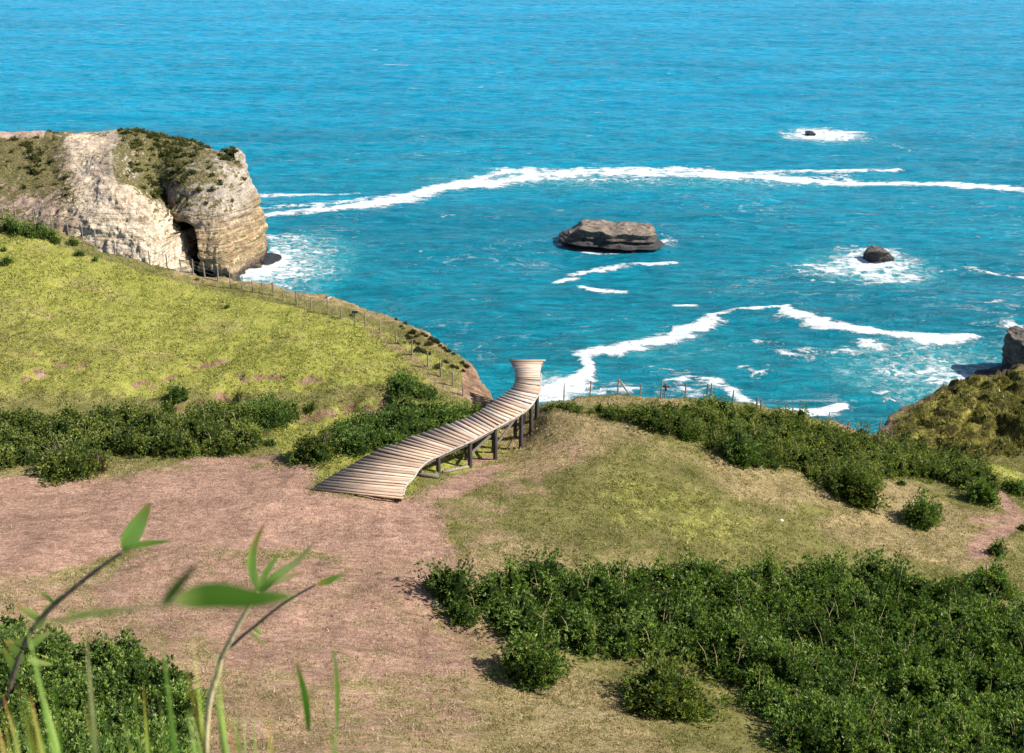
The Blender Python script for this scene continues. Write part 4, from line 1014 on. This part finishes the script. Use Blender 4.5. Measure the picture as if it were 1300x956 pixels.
# ------------------------------------------------------------------ short grass of the plateau
def grass_field():
    g = np.random.default_rng(91); n = 330000
    # even in the view: more where it is near
    x = g.uniform(-36, 36, n); y = 32 + (84 - 32) * g.random(n) ** 1.25
    ok = np.abs(x) < y * .46 + 2; x, y = x[ok], y[ok]
    i = np.clip(np.searchsorted(GX, x), 0, len(GX) - 1); j = np.clip(np.searchsorted(GY, y), 0, len(GY) - 1)
    D, Dr, L_, So, Mo = dirt[i, j], dry[i, j], lush[i, j], soil[i, j], moss[i, j]
    clump = fbm(x * .8, y * .8, 0, 92, 3)
    keep = (g.random(len(x)) < np.clip(1.1 - D * 1.25, .02, 1)) & (g.random(len(x)) < 1.1 - So) & (g.random(len(x)) < sstep(.3, .55, clump) + .25) & (SD[i, j] < .1)
    x, y, D, Dr, L_, Mo, clump = (q[keep] for q in (x, y, D, Dr, L_, Mo, clump)); m = len(x)
    z = zat(x, y)
    tone = g.random(m)[:, None]
    gr = np.array([.11, .115, .032]) * (1 - tone) + np.array([.27, .235, .09]) * tone
    lu = np.array([.18, .20, .035]) * (1 - tone) + np.array([.43, .41, .12]) * tone
    dr_ = np.array([.24, .18, .09]) * (1 - tone) + np.array([.46, .37, .22]) * tone
    mo = np.array([.07, .07, .018]) * (1 - tone) + np.array([.24, .21, .06]) * tone
    c = gr * (1 - L_[:, None]) + lu * L_[:, None]
    isdry = (g.random(m) < Dr * .8 + .10 + D * .4)[:, None]; c = np.where(isdry, dr_, c); c = np.where((Mo > .4)[:, None] & (g.random(m) < .8)[:, None], mo, c)
    hgt = (.035 + .08 * g.random(m) ** 2) * (1 + L_ * .5 + Mo * 1.3)
    k = 3
    x, y, z, hgt = (np.repeat(q, k) for q in (x, y, z, hgt)); c = np.repeat(c, k, 0); mm_ = len(x)
    x = x + g.normal(0, .06, mm_); y = y + g.normal(0, .06, mm_); a = g.random(mm_) * 6.28; hw = hgt * .16 + .006
    lx, ly = g.normal(0, .5, mm_) * hgt, g.normal(0, .5, mm_) * hgt
    A = np.stack([x - np.cos(a) * hw, y - np.sin(a) * hw, z - .01], 1); B = np.stack([x + np.cos(a) * hw, y + np.sin(a) * hw, z - .01], 1); C_ = np.stack([x + lx, y + ly, z + hgt], 1)
    V = np.stack([A, B, C_], 1).reshape(-1, 3)
    me = np_mesh('grass', V, np.arange(len(V)).reshape(-1, 3), 3, {'col': np.repeat(c, 3, 0)})
    tag(link_mesh('grass', me, M_LEAF), 'short grass covering the meadow and the hill', 'grass', kind='stuff')
grass_field()

# ------------------------------------------------------------------ plants close to the camera
def ground0(x, y): return float(zat(x, y))
def blade(pts, dist, wpx, cols, parent, name='leaf', dd=0.0, fold=.15):
    """a pointed leaf along view directions at a ground distance; cols: colour base -> tip"""
    n = 12; P_ = np.array([at(a, b, dist=dist + dd * i / max(1, len(pts) - 1)) for i, (a, b) in enumerate(pts)])
    C_ = cr(P_, n) if len(P_) > 2 else np.array([P_[0] * (1 - t) + P_[1] * t for t in np.linspace(0, 1, n)])
    wv = wpx / 2 / FPX * dist * 1.15; V, Cc = [], []
    for i, p in enumerate(C_):
        t = i / (n - 1); d = C_[min(i + 1, n - 1)] - C_[max(i - 1, 0)]; d /= np.linalg.norm(d)
        s_ = np.cross(d, np.array([0.15, 1, -.3])); s_ /= np.linalg.norm(s_); up = np.cross(s_, d)
        wd = wv * min(1, (t / .22) ** .6 if t > 0 else .12) * (1 - max(0, (t - .35) / .65) ** 1.8) + wv * .02
        for k in (-1, 0, 1): V.append(p + s_ * wd * k + up * (abs(k) * wd * fold)); 
        kc = t * (len(cols) - 1); a = int(min(kc, len(cols) - 2)) if len(cols) > 1 else 0; f = kc - a
        cc = np.array(cols[a]) * (1 - f) + np.array(cols[min(a + 1, len(cols) - 1)]) * f
        Cc += [cc, cc * 1.15, cc]
    F = []
    for i in range(n - 1):
        for k in (0, 1): F.append([i * 3 + k, i * 3 + k + 1, i * 3 + k + 4, i * 3 + k + 3])
    o = np.array(parent.location) if parent is not None else 0
    return link_mesh(name, np_mesh(name, np.array(V) - o, np.array(F), 4, {'col': np.array(Cc)}), M_BLADE, parent, True)
def stem(pts, dist, rpx, parent, mat, name='stem', dd=0.0, toground=True):
    P_ = [at(a, b, dist=dist + dd * i / max(1, len(pts) - 1)) for i, (a, b) in enumerate(pts)]
    if toground:
        q = P_[0]; gx, gy = q[0] - .15, q[1] + .05; P_ = [np.array([gx, gy, ground0(gx, gy) - .05]), q * .5 + np.array([gx + .05, gy, ground0(gx, gy)]) * .5] + P_
    P_ = cr(np.array(P_), len(P_) * 5)
    m_ = MB(); r0 = rpx / FPX * dist; m_.tube(list(P_), [r0 * (1.25 - .6 * i / (len(P_) - 1)) for i in range(len(P_))], 7, jitter=.12); return m_.build(name, mat, parent, True)
G1, G2, G3, YG, OR, PA = (.085, .18, .02), (.20, .34, .055), (.46, .60, .18), (.48, .52, .16), (.62, .30, .10), (.58, .50, .28)
M_ST1 = mat_wood('brown_stem', (.05, .045, .035), (.14, .11, .075)); M_ST2 = mat_wood('straw_stem', (.45, .36, .18), (.66, .55, .36)); M_ST3 = mat_flat('green_stem', (.12, .17, .04))
def plant(px, py, dist, label, cat='grass plant', name='grass_plant'):
    q = at(px, py, dist=dist); return empty(name, (q[0], q[1], ground0(q[0], q[1])), label, cat)
r1 = plant(10, 980, 2.4, 'leaning brown sprig with one broad upright leaf and one narrow leaf at its tip')
stem([(-10,960),(10,880),(35,810),(62,775),(100,742),(128,720),(157,700)], 2.4, 4.2, r1, M_ST1)
blade([(156,700),(167,679),(179,659),(191,638)], 2.4, 23, [YG, (.50,.66,.20), (.52,.68,.22), YG, OR], r1)
blade([(155,697),(175,692),(195,689),(218,687)], 2.4, 8, [G2, G2, G1], r1)
blade([(154,696),(160,700),(167,704)], 2.4, 6, [YG, OR], r1)
blade([(88,750),(95,742),(92,731)], 2.4, 3, [OR, PA], r1)
r2 = plant(-120, 960, .8, 'very blurred grass stalk with a broad dark green leaf lying level across the lower left')
stem([(-160,1000),(-60,840),(20,800),(70,788),(140,778),(205,768),(228,764)], .8, 2.6, r2, M_ST3)
blade([(222,764),(270,756),(320,760),(375,756)], .8, 33, [YG, G1, G1, G1, G2], r2)
blade([(205,770),(222,748),(236,732),(252,712)], .8, 13, [G1, (.07,.11,.03), (.07,.10,.03)], r2)
blade([(70,790),(110,780),(150,775),(200,770)], .8, 9, [G2, (.25,.25,.08)], r2)
r3 = plant(285, 980, 2.2, 'pale straw stem fanning into thin leaves with orange dry tips, left of centre')
stem([(262,960),(278,850),(285,828),(302,795),(315,772),(328,750)], 2.2, 4.6, r3, M_ST2)
blade([(328,751),(320,722),(322,695),(336,664)], 2.2, 12, [YG, G3, G3, (.60,.42,.14), OR], r3)
blade([(328,750),(336,730),(346,714),(356,700)], 2.2, 8, [YG, G3, YG], r3)
blade([(330,750),(352,730),(378,712),(400,686)], 2.2, 10, [G2, G3, PA, PA], r3)
blade([(334,748),(350,738),(368,732),(387,726)], 2.2, 8, [OR, PA, OR], r3)
blade([(328,751),(338,745),(350,736)], 2.2, 7, [G2, G1], r3)
r4 = plant(290, 990, 2.9, 'thin dark twig rising right to a single green leaf tip, left of centre')
stem([(260,960),(282,842),(300,815),(325,794),(352,772),(378,755),(402,742)], 2.9, 2.6, r4, M_ST1)
blade([(402,742),(415,738),(426,733),(439,728)], 2.9, 8, [OR, G2, G2, YG], r4)
blade([(322,796),(328,802),(334,806)], 2.9, 6, [YG, G3], r4); blade([(318,802),(328,812),(338,822)], 2.9, 4, [YG, YG], r4)
r5 = plant(382, 960, 2.0, 'two lone short grass blades at the bottom edge, left of centre')
blade([(392,930),(388,890),(382,862),(376,840)], 2.0, 9, [G1, G2, G2, OR], r5); blade([(428,930),(428,880),(426,845),(422,818)], 2.0, 6, [G3, YG, PA], r5)
for k, (x, y, dx, dy, w_) in enumerate(((52,790,-34,-22,9),(48,800,18,-34,8),(60,778,26,-26,6),(40,812,-30,4,9),(36,822,30,-20,10),(70,768,-22,-18,5),(30,842,-26,-30,12),(34,838,34,6,9),(110,734,14,-10,4),(22,862,-20,-40,12))):
    blade([(x, y), (x + dx * .5, y + dy * .62), (x + dx, y + dy)], 2.4, w_, [[G2, YG, OR], [G3, YG, YG], [G1, G2, YG]][k % 3], r1)
# tall grass at the photographer's feet, far too many blades to count
g = random.Random(17)
spec = []
for k in range(30):
    x = g.uniform(-70, 70); top = g.uniform(770, 880) if g.random() < .08 else g.uniform(862, 940); spec.append((x, top, g.uniform(.95, 1.9), g.uniform(12, 26)))
for k in range(9):
    x = g.uniform(180, 300); spec.append((x, g.uniform(845, 925), g.uniform(1.2, 2.0), g.uniform(10, 24)))
for k in range(8): spec.append((g.uniform(70, 190), g.uniform(868, 930), g.uniform(1.4, 2.4), g.uniform(8, 14)))
for k in range(9): spec.append((g.uniform(300, 430), g.uniform(885, 930), g.uniform(1.5, 2.4), g.uniform(7, 12)))
for q in ((206,812,1.3,24),(245,808,1.4,26),(232,832,1.2,20),(274,826,1.6,22),(110,815,1.3,20),(35,800,1.2,22)): spec.append(q)
Vs, Cs, Fs, base = [], [], [], 0
for (x, top, d, wpx) in spec:
    q1 = at(x, top, dist=d); lean = g.uniform(-.25, .6); gx, gy = q1[0] + lean * .8, q1[1] + g.uniform(-.1, .1); q0 = np.array([gx, gy, ground0(gx, gy)])
    qm = q0 * .45 + q1 * .55 + np.array([-lean * .15, 0, .08]); C_ = cr(np.array([q0, qm, q1]), 12); wv = wpx / 2 / FPX * d
    base_c = [G1, G2, G3, YG, (.07, .15, .03)][g.choice([0, 1, 1, 2, 2, 3, 4])]; tip = g.choice([G2, G3, YG, OR, PA]); a = g.uniform(-1.0, 1.0); sd3 = np.array([math.cos(a), math.sin(a), 0])
    for i, p in enumerate(C_):
        t = i / 11; wd = wv * (1 - t ** 3) * .95 + .0004
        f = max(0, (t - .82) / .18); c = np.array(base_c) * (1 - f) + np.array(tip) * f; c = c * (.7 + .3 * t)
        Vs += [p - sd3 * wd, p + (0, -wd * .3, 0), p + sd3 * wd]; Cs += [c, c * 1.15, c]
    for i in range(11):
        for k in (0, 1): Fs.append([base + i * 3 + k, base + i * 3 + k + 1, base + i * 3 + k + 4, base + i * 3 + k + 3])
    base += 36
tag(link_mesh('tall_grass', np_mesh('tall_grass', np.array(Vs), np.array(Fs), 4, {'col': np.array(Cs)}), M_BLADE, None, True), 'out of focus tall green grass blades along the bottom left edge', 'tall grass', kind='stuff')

# ------------------------------------------------------------------ scrub on the headland, small stones
g = np.random.default_rng(404); ds = []
HS, HV = HEAD_S, HEAD_VEG
while len(ds) < 300:
    i, j = g.integers(60, 590), g.integers(150, 300)
    if HV[i, j] > .5 + .4 * g.random():
        p = HS[i, j]; 
        if not (-115 < p[0] < -35): continue
        r = .35 + .8 * g.random() ** 2; ds.append((p[0], p[1], p[2] - .15 * r, r, r * .75))
PALH = [(.03, .042, .016), (.06, .075, .024), (.11, .115, .034), (.18, .16, .06), (.27, .21, .10)]
o = link_mesh('headland_scrub', foliage_mesh('headland_scrub', ds, .42, 9, PALH, 405, 7), M_LEAF); tag(o, 'patchy dark scrub and dry tufts growing over the top of the pale headland', 'scrub', kind='stuff')
M_STONE = mat_flat('pale_stone', (.62, .60, .56), .9)
def stone(px, py, wpx, label, seed):
    q = hit(px, py); r = wpx / 2 / FPX * 62; th = np.linspace(0, 2 * math.pi, 12, endpoint=False)[:, None]; ph = np.linspace(-.5, math.pi / 2, 6)[None, :]
    x, y, z = np.cos(th) * np.cos(ph), np.sin(th) * np.cos(ph), np.sin(ph) + 0 * th; f = .8 + .5 * fbm(x * 1.7 + seed, y * 1.7, z * 1.7, seed, 2)
    V = np.stack([x * f * r, y * f * r * .7, z * f * r * .5], -1).reshape(-1, 3)
    i = np.arange(12)[:, None] * 6 + np.arange(5)[None, :]; j = ((np.arange(12) + 1) % 12)[:, None] * 6 + np.arange(5)[None, :]
    o = link_mesh('stone', np_mesh('stone', V, np.stack([i, j, j + 1, i + 1], -1).reshape(-1, 4), 4), M_STONE); o.location = tuple(q); tag(o, label, 'stone')
stone(992, 661, 5, 'small pale stone lying on the meadow above the lower right thicket', 1)
stone(86, 407, 3.5, 'small white stone on the green hillside at the left', 2)
